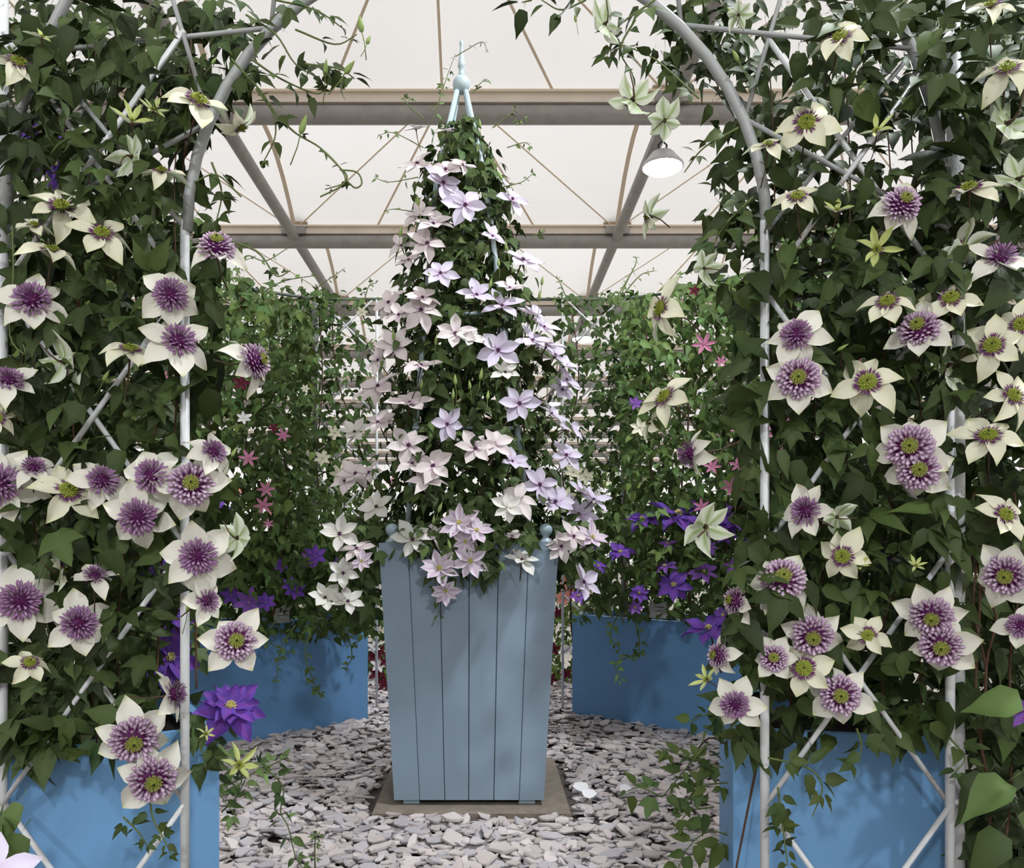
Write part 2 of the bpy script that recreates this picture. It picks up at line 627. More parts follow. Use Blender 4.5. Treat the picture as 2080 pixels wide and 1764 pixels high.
# rear trellis: ring rail, posts and crossed rods
ringpts = [at(470, 582, 4.1), at(640, 608, 4.75), at(1268, 608, 4.75), at(1392, 590, 4.3), at(1560, 545, 3.8)]
base = (0.4, 4.75, 0)
t = thing('rear_trellis', 'open rear trellis of thin posts under one dark rail, behind the obelisk', 'trellis', base)
rod(t, 'top_rail', ringpts, 0.009, 'green_rod', base)
for px in (640, 1268):
    p = at(px, 608, 4.75)
    rod(t, 'post', [(p[0], p[1], 0), tuple(p)], 0.02, 'post_dull', base, 10)
for px in (765, 1143):
    p = at(px, 608, 4.75)
    rod(t, 'post', [(p[0], p[1], 0), tuple(p)], 0.008, 'white_metal', base)
xa, xb, xc = at(640, 0, 4.75)[0], at(1268, 0, 4.75)[0], at(765, 0, 4.75)[0]
xd = at(1143, 0, 4.75)[0]
for (x0, x1) in ((xa, xc), (xd, xb)):
    for k in range(6):
        z = 0.35 + 0.36 * k
        rod(t, 'lattice_rod', [(x0, 4.75, z), (x1, 4.75, z + 0.36)], 0.006, 'white_metal', base, 6)
        rod(t, 'lattice_rod', [(x1, 4.757, z), (x0, 4.757, z + 0.36)], 0.006, 'white_metal', base, 6)


def planter_box(p0, p1, depth, h, mat, label):
    p0, p1 = np.array([*p0, 0.0]), np.array([*p1, 0.0])
    d = p1 - p0
    L = np.linalg.norm(d)
    d /= L
    nrm = np.array([-d[1], d[0], 0])
    if nrm[1] < 0:
        nrm = -nrm
    if np.dot(np.cross(d, nrm), UP) < 0:
        p0, p1, d = p1, p0, -d
    base = tuple((p0 + p1) / 2 + nrm * depth / 2)
    t = thing('planter_box', label, 'planter', base)
    th = 0.02

    def panel(name, u0, u1, w0, w1, z0, z1, mat_):
        m = MB()
        P_ = lambda u, w, z: p0 + d * u + nrm * w + UP * z
        m.hexa([P_(u0, w0, z0), P_(u1, w0, z0), P_(u1, w1, z0), P_(u0, w1, z0), P_(u0, w0, z1), P_(u1, w0, z1), P_(u1, w1, z1), P_(u0, w1, z1)])
        m.build(name, mat_, t, base, smooth=False)
    panel('side_panel', 0, L, 0, th, 0, h, M[mat])
    panel('side_panel', 0, L, depth - th, depth, 0, h, M[mat])
    panel('side_panel', 0, th, th + 0.002, depth - th - 0.002, 0, h, M[mat])
    panel('side_panel', L - th, L, th + 0.002, depth - th - 0.002, 0, h, M[mat])
    panel('soil', th, L - th, th, depth - th, 0.05, h - 0.05, M['soil'])
    return t


planter_box((-0.594, 1.745), (-0.935, 1.53), 0.5, 0.6, 'blue', 'bright blue planter box streaked with light, below two lilac pom-pom flowers')
planter_box((0.54, 1.73), (0.95, 1.635), 0.5, 0.6, 'blue', 'smooth blue planter box behind the crossed rods beside the thick pole')
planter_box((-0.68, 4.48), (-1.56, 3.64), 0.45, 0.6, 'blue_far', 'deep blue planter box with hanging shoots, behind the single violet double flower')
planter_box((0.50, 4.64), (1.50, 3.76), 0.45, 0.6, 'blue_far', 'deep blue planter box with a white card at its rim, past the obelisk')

# ------------------------------------------------------------------ centre planter, slab, obelisk
m = MB()
sx, sy = -0.058, 3.217
hw = 0.362
v = [(sx - hw, sy - hw, 0), (sx + hw, sy - hw, 0), (sx + hw, sy + hw, 0), (sx - hw, sy + hw, 0)]
e = 0.008
v += [(sx - hw, sy - hw, 0.03), (sx + hw, sy - hw, 0.03), (sx + hw, sy + hw, 0.03), (sx - hw, sy + hw, 0.03)]
v += [(sx - hw + e, sy - hw + e, 0.038), (sx + hw - e, sy - hw + e, 0.038), (sx + hw - e, sy + hw - e, 0.038), (sx - hw + e, sy + hw - e, 0.038)]
m.add(v, [(3, 2, 1, 0), (8, 9, 10, 11)] + [(i + a, (i + 1) % 4 + a, (i + 1) % 4 + a + 4, i + a + 4) for a in (0, 4) for i in range(4)])
tag(m.build('paving_slab', M['slab'], None, (sx, sy, 0), smooth=False), 'brown-grey concrete slab under the tall tapered planter', 'slab')

PX, PY = -0.068, 3.2
ZB, ZT = 0.058, 1.012
HB, HT = 0.278, 0.328
base = (PX, PY, 0.038)
pl = thing('tapered_planter', 'tall grey-blue wooden planter narrowing to its foot, in the middle of the slate', 'planter', base)


def face_pt(side, u, z, w):
    """Point on a planter face: u in -1..1 across, z height, w outwards."""
    k = (z - ZB) / (ZT - ZB)
    h = HB + (HT - HB) * k + w
    x, y = u * (HB + (HT - HB) * k), -h
    for _ in range(side):
        x, y = -y, x
    return (PX + x, PY + y, z)


cuts_t = [-1, -0.675, -0.33, 0.005, 0.335, 0.67, 1]
cuts_b = [-1, -0.66, -0.325, -0.005, 0.33, 0.67, 1]
for side in range(4):
    for i in range(6):
        g = 0.0065
        a0, a1 = cuts_b[i] + (g if i else 0), cuts_b[i + 1] - (g if i < 5 else 0)
        c0, c1 = cuts_t[i] + (g if i else 0), cuts_t[i + 1] - (g if i < 5 else 0)
        m = MB()
        m.hexa([face_pt(side, a0, ZB, 0.0), face_pt(side, a1, ZB, 0.0), face_pt(side, a1 * 0.96, ZB, -0.016), face_pt(side, a0 * 0.96, ZB, -0.016),
                face_pt(side, c0, ZT, 0.0), face_pt(side, c1, ZT, 0.0), face_pt(side, c1 * 0.96, ZT, -0.016), face_pt(side, c0 * 0.96, ZT, -0.016)])
        m.build('plank', M['greyblue'], pl, base, smooth=False)
m = MB()
hb, ht = HB - 0.006, HT - 0.006
m.hexa([(PX - hb, PY - hb, ZB + .003), (PX + hb, PY - hb, ZB + .003), (PX + hb, PY + hb, ZB + .003), (PX - hb, PY + hb, ZB + .003),
        (PX - ht, PY - ht, ZT - .03), (PX + ht, PY - ht, ZT - .03), (PX + ht, PY + ht, ZT - .03), (PX - ht, PY + ht, ZT - .03)])
m.build('liner', M['gap'], pl, base, smooth=False)
m = MB()
m.box((PX - ht + .02, PY - ht + .02, ZT - .032), (PX + ht - .02, PY + ht - .02, ZT - .02))
m.build('soil', M['soil'], pl, base, smooth=False)
for ax in (-1, 1):
    for ay in (-1, 1):
        m = MB()
        x, y = PX + ax * (HB - 0.062), PY + ay * (HB - 0.05)
        m.box((x - 0.03, y - 0.03, 0.038), (x + 0.03, y + 0.03, ZB + 0.002))
        m.build('foot', M['finial'], pl, base, smooth=False)
        m = MB()
        x, y = PX + ax * (HT - 0.045), PY + ay * (HT - 0.03)
        m.lathe([(0.028, 0), (0.024, 0.008), (0.013, 0.018), (0.012, 0.025), (0.02, 0.032), (0.025, 0.045), (0.024, 0.056), (0.016, 0.067), (0.003, 0.072)], 16, (x, y, ZT))
        m.build('corner_finial', M['finial'], pl, base)

OX, OY = -0.105, 3.2
base = (OX, OY, ZT)
ob = thing('obelisk', 'pale blue metal obelisk with ball and spike finial above the pink-white clematis', 'obelisk', base)
ztop = at(0, 190, OY)[2]
for ax in (-1, 1):
    for ay in (-1, 1):
        rod(ob, 'leg', [(PX + ax * 0.24, PY + ay * 0.24, 0.985), (OX + ax * 0.095, OY + ay * 0.095, 2.45), (OX + ax * 0.018, OY + ay * 0.018, ztop)], 0.0105, 'paleblue', base)
for z, h in ((1.45, 0.203), (1.9, 0.152), (2.28, 0.113)):
    cx_ = PX + (OX - PX) * (z - 1) / 1.8
    rod(ob, 'hoop', [(cx_ - h, OY - h, z), (cx_ + h, OY - h, z), (cx_ + h, OY + h, z), (cx_ - h, OY + h, z), (cx_ - h, OY - h, z)], 0.007, 'paleblue', base)
zc = at(0, 172, OY)[2]
m = MB()
m.lathe([(0.012, -0.036), (0.025, -0.030), (0.034, -0.016), (0.0365, 0.0), (0.034, 0.014), (0.025, 0.027), (0.012, 0.034)], 20, (OX, OY, zc))
m.build('finial_ball', M['paleblue'], ob, base)
m = MB()
m.lathe([(0.012, 0.03), (0.012, 0.048), (0.009, 0.05), (0.011, 0.056), (0.011, 0.066), (0.016, 0.072), (0.014, 0.085), (0.008, 0.13), (0.006, 0.155), (0.0085, 0.163), (0.009, 0.172), (0.005, 0.180), (0.001, 0.182)], 14, (OX, OY, zc))
m.build('finial_spike', M['paleblue'], ob, base)


# ------------------------------------------------------------------ leaves
def ovate(width=0.30, droop=0.25, fold=0.16, petiole=True, twist=0.0):
    rows = [(0.0, 0.0), (0.08, 0.62), (0.30, 1.0), (0.58, 0.70), (0.80, 0.26), (1.0, 0.0)]
    v, t = [], []
    idx = []
    for y, w in rows:
        zc_ = -droop * y * y
        a = twist * y
        if w == 0:
            idx.append([len(v)])
            v.append((0, y, zc_))
        else:
            r_ = []
            for s in (-1, 0, 1):
                x = s * w * width
                z = fold * abs(s) * w * width * 1.6
                r_.append(len(v))
                v.append((x * math.cos(a) - z * math.sin(a), y - 0.05 * abs(s) * (y < 0.2), zc_ + x * math.sin(a) + z * math.cos(a)))
            idx.append(r_)
    for a, b in zip(idx[:-1], idx[1:]):
        if len(a) == 1:
            t += [(a[0], b[1], b[0]), (a[0], b[2], b[1])]
        elif len(b) == 1:
            t += [(a[0], a[1], b[0]), (a[1], a[2], b[0])]
        else:
            t += [(a[0], a[1], b[0]), (a[1], b[1], b[0]), (a[1], a[2], b[1]), (a[2], b[2], b[1])]
    if petiole:
        k = len(v)
        v += [(0.012, -0.3, 0.06), (-0.012, -0.3, 0.06)]
        t += [(0, k + 1, k)]
    return np.array(v, float), np.array(t)


def ternate():
    v0, t0 = ovate(0.27, 0.28, 0.15, False)
    V_, T_ = [np.array([[0, 0, 0], [0.01, -0.35, 0.08], [-0.01, -0.35, 0.08]], float)], [np.array([[0, 2, 1]])]
    off = 3
    for ang, sc, dz in ((0, 0.85, 0), (1.05, 0.66, -.08), (-1.05, 0.66, -.08)):
        v = v0 * sc
        v = v + (0, 0.10, 0)
        c, s = math.cos(ang), math.sin(ang)
        v = np.stack([v[:, 0] * c - v[:, 1] * s, v[:, 0] * s + v[:, 1] * c, v[:, 2] + dz * np.hypot(v[:, 0], v[:, 1])], 1)
        V_.append(v)
        T_.append(t0 + off)
        base_i = off
        T_.append(np.array([[0, base_i, base_i + 1]]))
        off += len(v)
    return np.concatenate(V_), np.concatenate(T_)


def trilobed():
    half = [(0.0, 0.0), (0.16, -0.04), (0.33, 0.12), (0.43, 0.33), (0.55, 0.56), (0.36, 0.50), (0.22, 0.52), (0.19, 0.68), (0.10, 0.86), (0, 1.0)]
    out = half + [(-x, y) for x, y in half[-2:0:-1]]
    v = [(0, 0.42, -0.09)] + [(x, y, 0.16 * abs(x) - 0.26 * y * y) for x, y in out]
    n = len(out)
    t = [(0, 1 + i, 1 + (i + 1) % n) for i in range(n)]
    k = len(v)
    v += [(0.012, -0.3, 0.06), (-0.012, -0.3, 0.06)]
    t += [(1, k + 1, k)]
    return np.array(v, float), np.array(t)


LEAVES = [ovate(0.26, 0.24, 0.16), ovate(0.33, 0.45, 0.24, twist=0.3), ovate(0.20, 0.14, 0.22, twist=-0.5), trilobed(), ternate(), ovate(0.28, 0.34, 0.10, twist=0.2), ternate()]
SMALL = [LEAVES[0], LEAVES[2], LEAVES[4], LEAVES[5]]
GREEN = np.array([0.060, 0.094, 0.028])


def leaf_cols(v, f=1.0):
    c = np.tile(GREEN * f, (len(v), 1))
    mid = np.abs(v[:, 0]) < 0.01
    c[mid] *= np.array([1.22, 1.2, 1.3])
    return c


leaf_me = {}
for i, (v, t_) in enumerate(LEAVES):
    leaf_me[id(LEAVES[i])] = tri_mesh('leaf', v, t_, leaf_cols(v), M['leaf'])


def frames(normals, tips):
    n = normals / np.linalg.norm(normals, axis=1, keepdims=True)
    y = tips - n * np.sum(tips * n, 1, keepdims=True)
    y /= np.linalg.norm(y, axis=1, keepdims=True) + 1e-9
    x = np.cross(y, n)
    return np.stack([x, y, n], 2)           # columns


KEEP = [(1187, 683, 12, 9.0), (1127, 817, 6, 9.0), (1347, 328, 42, 9.0), (938, 172, 20, 3.1), (936, 100, 10, 3.1), (573, 1248, 26, 4.0), (1338, 1238, 26, 4.15), (1107, 1075, 14, 2.9), (787, 1068, 12, 2.9)]


def clear_of(p, size):
    """False for a leaf that would grow before one of the small things the plants leave free."""
    px, py = CX + p[0] / p[1] * F, CY - (p[2] - 1) / p[1] * F
    return not any(p[1] < yk and math.hypot(px - x, py - y) < r + 0.35 * size * F / p[1] for x, y, r, yk in KEEP)


class Plant:
    def __init__(s, name, label, base, tint=(1, 1, 1), kinds=None):
        s.base = tuple(float(x) for x in base)
        s.root = thing(name, label, 'plant', s.base)
        s.tint = (*tint, 1)
        s.L = []        # (pos, rot3, size, kind index, shade)
        s.kinds = kinds or LEAVES
        s.stems = MB()

    def scatter(s, pts, size, out=(0, -1, 0), spread=0.75, shade=0.25, up=0.45, down=0.8, kinds=None):
        pts = np.asarray(pts)
        n = len(pts)
        out = np.asarray(out, float)
        if out.ndim == 1:
            out = np.tile(out, (n, 1))
        nr = out * 0.75 + UP * up + rng.normal(0, spread * 0.6, (n, 3))
        tp = -UP * down + out * 0.35 + rng.normal(0, 0.6, (n, 3))
        Rm = frames(nr, tp)
        sz = size * np.clip(rng.normal(1, 0.22, n), 0.5, 1.4)
        sh = np.clip(rng.normal(1, shade, n), 0.45, 1.9)
        kk = kinds or s.kinds
        for i in range(n):
            s.L.append((pts[i], Rm[i], sz[i], kk[rng.integers(len(kk))], sh[i]))

    def poly(s, poly, yr, n, size, **k):
        s.scatter(sample(poly, yr, n), size, **k)

    def spray(s, pts, size, n, r=0.0022, shade=1.1, droop=0.5, kinds=None, curl=True):
        """A stem along pts (world) with leaves in pairs along it."""
        pts = np.asarray(pts, float)
        P_ = catmull(pts, 5)
        s.stems.tube(P_, list(np.linspace(r, r * 0.5, len(P_))), 4, caps=False)
        kk = kinds or s.kinds
        for j in range(n):
            u = (j + 0.6) / n * (len(P_) - 1)
            i = min(int(u), len(P_) - 2)
            p = P_[i] + (P_[i + 1] - P_[i]) * (u - i)
            tdir = P_[i + 1] - P_[i]
            tdir /= np.linalg.norm(tdir) + 1e-9
            side = np.cross(tdir, np.array([0, -1, 0.2]))
            for sg in (-1, 1):
                if rng.random() < 0.12:
                    continue
                tip = side * sg * 0.9 + tdir * 0.55 - UP * droop + rng.normal(0, 0.3, 3)
                nr = np.array([0, -0.7, 0.6]) + rng.normal(0, 0.45, 3)
                Rm = frames(nr[None], tip[None])[0]
                sz = size * rng.uniform(0.65, 1.2) * (1 - 0.35 * j / n)
                s.L.append((p + Rm[:, 1] * 0.28 * sz, Rm, sz, kk[rng.integers(len(kk))], shade * rng.uniform(0.75, 1.3)))

    def vine(s, pts, r=0.004, name='stem', mat='stem'):
        m = MB()
        P_ = catmull(np.asarray(pts, float), 5)
        m.tube(P_, list(np.linspace(r, r * 0.6, len(P_))), 6)
        m.build(name, M[mat], s.root, tuple(P_[0]))

    def twig(s, pts, r=0.0016):
        s.stems.tube(catmull(np.asarray(pts, float), 4), r, 4, caps=False)

    def finish(s, singles=300):
        L = [l for l in s.L if clear_of(l[0], l[2])]
        key = np.array([l[2] / l[0][1] ** 2 - 0.25 * max(0, l[0][1] - s.ymin(L)) for l in L])
        order = np.argsort(-key)
        first = set(order[:singles].tolist())
        VV, TT, CC = [], [], []
        off = 0
        for i, (p, R_, sz, kd, sh) in enumerate(L):
            if i in first:
                o = bpy.data.objects.new('leaf', leaf_me[id(kd)])
                o.parent = s.root
                o.matrix_basis = Matrix.LocRotScale(Vector(p - np.array(s.base)), Matrix(R_.tolist()).to_quaternion(), Vector((sz, sz, sz)))
                o.color = tuple(c * min(sh, 2.6) for c in s.tint[:3]) + (1,)
                col.objects.link(o)
            else:
                v, t_ = kd
                VV.append((v * sz) @ R_.T + p - np.array(s.base))
                TT.append(t_ + off)
                hue = rng.normal(0, 0.08)
                CC.append(leaf_cols(v, sh) * np.array([1 + hue, 1, 1 - hue]))
                off += len(v)
        if VV:
            o = link('foliage', tri_mesh('foliage', np.concatenate(VV), np.concatenate(TT), np.concatenate(CC), M['leaf_mass']), s.root, s.base)
            o.color = s.tint
            o['kind'] = 'stuff'
        if s.stems.v:
            o = s.stems.build('twigs', M['green_stem'], s.root, s.base)
            o['kind'] = 'stuff'

    def ymin(s, L):
        if not hasattr(s, '_ym'):
            s._ym = min(l[0][1] for l in L)
        return s._ym


def catmull(P_, k):
    if len(P_) < 3:
        return [P_[0] + (P_[-1] - P_[0]) * j / k for j in range(k + 1)]
    E = np.concatenate([[2 * P_[0] - P_[1]], P_, [2 * P_[-1] - P_[-2]]])
    out = []
    for i in range(1, len(E) - 2):
        for j in range(k):
            t = j / k
            out.append(0.5 * (2 * E[i] + (E[i + 1] - E[i - 1]) * t + (2 * E[i - 1] - 5 * E[i] + 4 * E[i + 1] - E[i + 2]) * t * t + (3 * E[i] - E[i - 1] - 3 * E[i + 1] + E[i + 2]) * t ** 3))
    out.append(P_[-1])
    return out


def inside(poly, x, y):
    c = False
    j = len(poly) - 1
    for i in range(len(poly)):
        xi, yi = poly[i]
        xj, yj = poly[j]
        if (yi > y) != (yj > y) and x < (xj - xi) * (y - yi) / (yj - yi) + xi:
            c = not c
        j = i
    return c


def sample(poly, yr, n):
    xs = [p[0] for p in poly]
    ys2 = [p[1] for p in poly]
    out = []
    while len(out) < n:
        x, y = rng.uniform(min(xs), max(xs)), rng.uniform(min(ys2), max(ys2))
        if inside(poly, x, y):
            out.append(at(x, y, rng.uniform(*yr)))
    return np.array(out)


def pxs(lst, Y):
    return [at(x, y, Y) for x, y in lst]


# ------------------------------------------------------------------ flowers
def petal_mesh(W, r0=0.05, rows=6, power=0.8, peak=0.5, tip=1.0, curl=0.0, cup=0.0, twist=0.0, front=None, back=None, rib=None, wave=0.0):
    """A petal along +X from r0 to 0.5; front and back are functions of (v, u)."""
    m = MB()
    v, c, bk = [], [], []
    us = (-1, -0.5, 0, 0.5, 1)
    for i in range(rows + 1):
        q = i / rows
        r = r0 + (0.5 - r0) * q
        a = q / peak * 0.5 if q < peak else 0.5 + (q - peak) / (1 - peak) * 0.5
        w = W * (math.sin(math.pi * min(a * 0.94 + 0.06, 1)) ** power)
        if q > 0.72:
            w *= 1 - 0.45 * ((q - 0.72) / 0.28) ** 1.2
        if i == rows:
            w = 0.004
        for u in us:
            x = r
            y = w * u
            z = cup * abs(u) ** 1.6 * w * 2 + curl * (q * q) * 0.5 - 0.02 * (1 - abs(u)) + wave * math.sin(q * 7 + u * 2.0) * abs(u) * 0.03
            tw = twist * q
            y, z = y * math.cos(tw) - (z) * math.sin(tw), y * math.sin(tw) + z * math.cos(tw)
            v.append((x, y, z))
            c.append(front(q, u))
            bk.append((back or front)(q, u))
    n = len(us)
    fs = [(i * n + j, (i + 1) * n + j, (i + 1) * n + j + 1, i * n + j + 1) for i in range(rows) for j in range(n - 1)]
    m.add(v, fs, c, bk)
    return m


def mixc(a, b, t):
    t = max(0, min(1, t))
    return tuple(x + (y - x) * t for x, y in zip(a, b))


CREAM = (0.79, 0.77, 0.60)
CREAMW = (0.79, 0.77, 0.68)
GTIP = (0.58, 0.62, 0.28)
RIB = (0.26, 0.36, 0.12)


def f_cream(q, u):
    return mixc(CREAMW, GTIP, (q - 0.86) / 0.14 * 0.8)


def f_creamg(q, u):
    return mixc(CREAM, GTIP, (q - 0.75) / 0.25 * 0.7)


def b_cream(q, u):
    return mixc((0.66, 0.70, 0.58), RIB, (1 - abs(u) / 0.55) * 1.2 * (1 - 0.5 * q))


def f_creamw(q, u):
    return mixc((0.70, 0.70, 0.58), (0.80, 0.78, 0.74), q * 2 + abs(u) * 0.4)


def f_green(q, u):
    return mixc((0.50, 0.56, 0.20), (0.58, 0.64, 0.26), abs(u))


def f_blush(q, u):
    return mixc((0.68, 0.54, 0.62), (0.78, 0.70, 0.70), q * 2.4 + abs(u) * 0.3)


def f_lilac(q, u):
    return mixc((0.62, 0.46, 0.66), (0.72, 0.66, 0.80), q * 2 + abs(u) * 0.4)


def b_blush(q, u):
    return mixc((0.60, 0.55, 0.55), (0.70, 0.64, 0.66), abs(u) * 1.5)


def f_strip(q, u):
    return mixc((0.62, 0.46, 0.62), (0.77, 0.70, 0.76), abs(u) * 1.5)


def f_violet(q, u):
    return mixc((0.20, 0.06, 0.36), (0.125, 0.065, 0.40), abs(u) * 1.2)


def f_violet2(q, u):
    return mixc((0.30, 0.10, 0.42), (0.22, 0.12, 0.50), abs(u))


def f_pink(q, u):
    return mixc((0.50, 0.13, 0.28), (0.62, 0.30, 0.42), abs(u) + q * 0.3)


def f_crim(q, u):
    return (0.10, 0.008, 0.022)


def f_white(q, u):
    return (0.78, 0.77, 0.76)


def f_coral(q, u):
    return mixc((0.75, 0.25, 0.18), (0.80, 0.42, 0.36), q)


def pm(name, **k):
    return petal_mesh(**k).mesh(name, M['petal'])


PET = {
    'cream': [pm('petal', W=0.155, curl=-0.10, cup=0.10, front=f_cream, back=b_cream), pm('petal', W=0.165, curl=-0.30, cup=0.12, twist=0.25, front=f_cream, back=b_cream, wave=0.5),
              pm('petal', W=0.155, curl=0.06, cup=0.16, twist=-0.2, front=f_cream, back=b_cream), pm('petal', W=0.15, curl=-0.5, cup=0.05, twist=0.1, front=f_cream, back=b_cream, wave=0.8)],
    'creamg': [pm('petal', W=0.15, curl=-0.05, cup=0.16, front=f_creamg, back=b_cream), pm('petal', W=0.155, curl=-0.28, cup=0.2, twist=0.35, front=f_creamg, back=b_cream),
               pm('petal', W=0.14, curl=-0.45, cup=0.22, twist=-0.4, front=f_creamg, back=b_cream)],
    'green': [pm('petal', W=0.075, curl=0.2, cup=0.3, front=f_green, back=b_cream), pm('petal', W=0.065, curl=-0.05, cup=0.3, twist=0.5, front=f_green, back=b_cream)],
    'blush': [pm('petal', W=0.145, r0=0.02, curl=-0.08, cup=0.12, peak=0.55, front=f_blush, back=b_blush), pm('petal', W=0.14, r0=0.02, curl=0.14, cup=0.16, twist=0.2, peak=0.55, front=f_blush, back=b_blush),
              pm('petal', W=0.13, r0=0.02, curl=-0.25, cup=0.1, twist=-0.3, peak=0.5, front=f_blush, back=b_blush, wave=0.6)],
    'white': [pm('petal', W=0.14, r0=0.02, curl=0.02, cup=0.14, peak=0.55, front=f_creamw, back=b_cream), pm('petal', W=0.135, r0=0.02, curl=0.2, cup=0.18, twist=0.2, peak=0.55, front=f_creamw, back=b_cream)],
    'lilac': [pm('petal', W=0.145, r0=0.02, curl=-0.06, cup=0.12, peak=0.55, front=f_lilac, back=b_blush), pm('petal', W=0.135, r0=0.02, curl=0.16, cup=0.16, twist=0.2, peak=0.55, front=f_lilac, back=b_blush)],
    'strip': [pm('petal', W=0.115, r0=0.02, curl=0.05, cup=0.12, front=f_strip, back=b_blush), pm('petal', W=0.12, r0=0.02, curl=0.2, cup=0.1, twist=0.25, front=f_strip, back=b_blush)],
    'violet': [pm('petal', W=0.12, r0=0.02, curl=0.02, cup=0.08, front=f_violet, wave=1.0), pm('petal', W=0.125, r0=0.02, curl=-0.2, cup=0.1, twist=0.3, front=f_violet, wave=1.2)],
    'mauve': [pm('petal', W=0.10, r0=0.02, curl=0.02, cup=0.08, front=f_violet2, wave=0.8), pm('petal', W=0.105, r0=0.02, curl=-0.15, cup=0.1, twist=0.3, front=f_violet2, wave=0.8)],
}


def spikes(m, n, dirs, r_in, r_out, width, c_in, c_out, flat=1.0, lift=0.0, fat=0.65, ridge=0.8):
    for dx, dy, dz in dirs:
        d = np.array([dx, dy, dz * flat])
        d = d + rng.normal(0, 0.04, 3)
        a = d * r_in + np.array([0, 0, lift])
        b = d * r_out * rng.uniform(0.93, 1.05) + np.array([0, 0, lift])
        side = np.cross(d, UP) if abs(dz) < 0.95 else np.array([1.0, 0, 0])
        side = side / (np.linalg.norm(side) + 1e-9)
        mid = a + (b - a) * fat
        nn = np.cross(side, d)
        nn /= np.linalg.norm(nn) + 1e-9
        if nn[2] < 0:
            nn = -nn
        w = width
        m.add([a, mid - side * w, mid + nn * w * ridge, mid + side * w, b], [(0, 1, 2), (0, 2, 3), (1, 4, 2), (2, 4, 3)],
              [c_in, mixc(c_in, c_out, 0.18), c_out, mixc(c_in, c_out, 0.18), mixc(c_in, c_out, 0.4)])


def fib(n, z0, z1):
    out = []
    for i in range(n):
        z = z1 + (z0 - z1) * (i + 0.5) / n
        r = math.sqrt(max(0, 1 - z * z))
        a = i * 2.399963
        out.append((r * math.cos(a), r * math.sin(a), z))
    return out


DKP, LIL, PLIL = (0.07, 0.004, 0.06), (0.50, 0.33, 0.55), (0.66, 0.50, 0.66)
EYE, EYE2 = (0.17, 0.20, 0.022), (0.36, 0.42, 0.08)


def dome(m, r, h, z, c):
    m.lathe([(r, z), (r * 0.92, z + h * 0.5), (r * 0.6, z + h * 0.85), (0.002, z + h)], 10, (0, 0, 0), colour=c)


def cen_A():
    m = MB()
    dome(m, 0.12, 0.10, 0.0, DKP)
    spikes(m, 0, fib(86, -0.25, 0.98), 0.09, 0.25, 0.0195, (0.05, 0.003, 0.045), (0.46, 0.27, 0.46), 0.95, 0.02, 0.74, 0.6)
    return m


def cen_B():
    m = MB()
    dome(m, 0.19, 0.15, 0.0, DKP)
    spikes(m, 0, fib(98, -0.30, 0.86), 0.14, 0.29, 0.0285, (0.09, 0.008, 0.08), (0.74, 0.58, 0.72), 0.82, 0.01, 0.82, 0.5)
    dome(m, 0.08, 0.06, 0.155, EYE)
    spikes(m, 0, fib(54, 0.05, 0.90), 0.05, 0.118, 0.010, (0.10, 0.10, 0.015), (0.36, 0.38, 0.12), 0.6, 0.165, 0.65)
    dome(m, 0.018, 0.02, 0.22, (0.02, 0.03, 0.01))
    return m


def cen_C():
    m = MB()
    spikes(m, 0, fib(54, -0.05, 0.28), 0.08, 0.205, 0.010, DKP, (0.16, 0.04, 0.16), 0.8, 0.02, 0.6)
    dome(m, 0.115, 0.07, 0.02, EYE)
    spikes(m, 0, fib(95, 0.02, 0.95), 0.06, 0.145, 0.011, EYE, EYE2, 0.72, 0.02, 0.65)
    dome(m, 0.016, 0.02, 0.12, (0.02, 0.03, 0.01))
    return m


def cen_D():
    m = MB()
    spikes(m, 0, fib(30, -0.05, 0.2), 0.06, 0.16, 0.008, DKP, (0.2, 0.05, 0.2), 0.8, 0.01, 0.6)
    spikes(m, 0, fib(60, 0.05, 0.95), 0.03, 0.125, 0.011, EYE, EYE2, 0.9, 0.01, 0.65)
    return m


def cen_small(c_in, c_out, r, n=26):
    m = MB()
    dome(m, r * 0.45, r * 0.5, 0.0, c_in)
    spikes(m, 0, fib(n, 0.1, 0.97), r * 0.25, r, r * 0.13, c_in, c_out, 1.1, 0.0, 0.7)
    return m


CEN = {'A': cen_A().mesh('stamens', M['centre']), 'B': cen_B().mesh('stamens', M['centre']), 'C': cen_C().mesh('stamens', M['centre']), 'D': cen_D().mesh('stamens', M['centre']),
       'blush': cen_small((0.10, 0.03, 0.10), (0.16, 0.05, 0.14), 0.062).mesh('stamens', M['centre']),
       'yellow': cen_small((0.55, 0.48, 0.14), (0.66, 0.60, 0.30), 0.085, 34).mesh('stamens', M['centre'])}


def stalk(length, bend, colr=(0.075, 0.045, 0.03)):
    m = MB()
    m.tube([(0, 0, 0.02), (0, 0, -0.10), (bend * 0.3, 0, -length * 0.6), (bend, 0, -length)], [0.045, 0.018, 0.0125, 0.0125], 6, colour=colr)
    return m.mesh('flower_stalk', M['centre'])


STALK = [stalk(0.8, 0.2), stalk(0.65, -0.2), stalk(0.9, 0.0), stalk(0.36, 0.3)]
KIND = {   # petals, number, centre, tilt of petals
    'A': ('cream', 6, 'A', -0.05), 'B': ('cream', 6, 'B', -0.12), 'C': ('creamg', 6, 'C', -0.05), 'D': ('green', 6, 'D', 0.35), 'E': ('creamg', 6, 'C', -0.05),
    'O': ('blush', 6, 'blush', 0.05), 'L': ('lilac', 6, 'blush', 0.08), 'W': ('white', 6, 'blush', 0.12), 'S': ('strip', 8, 'yellow', 0.12), 'V': ('violet', 8, 'yellow', 0.0), 'M': ('mauve', 7, 'yellow', 0.0), 'VV': ('violet', 20, 'yellow', 0.0),
}


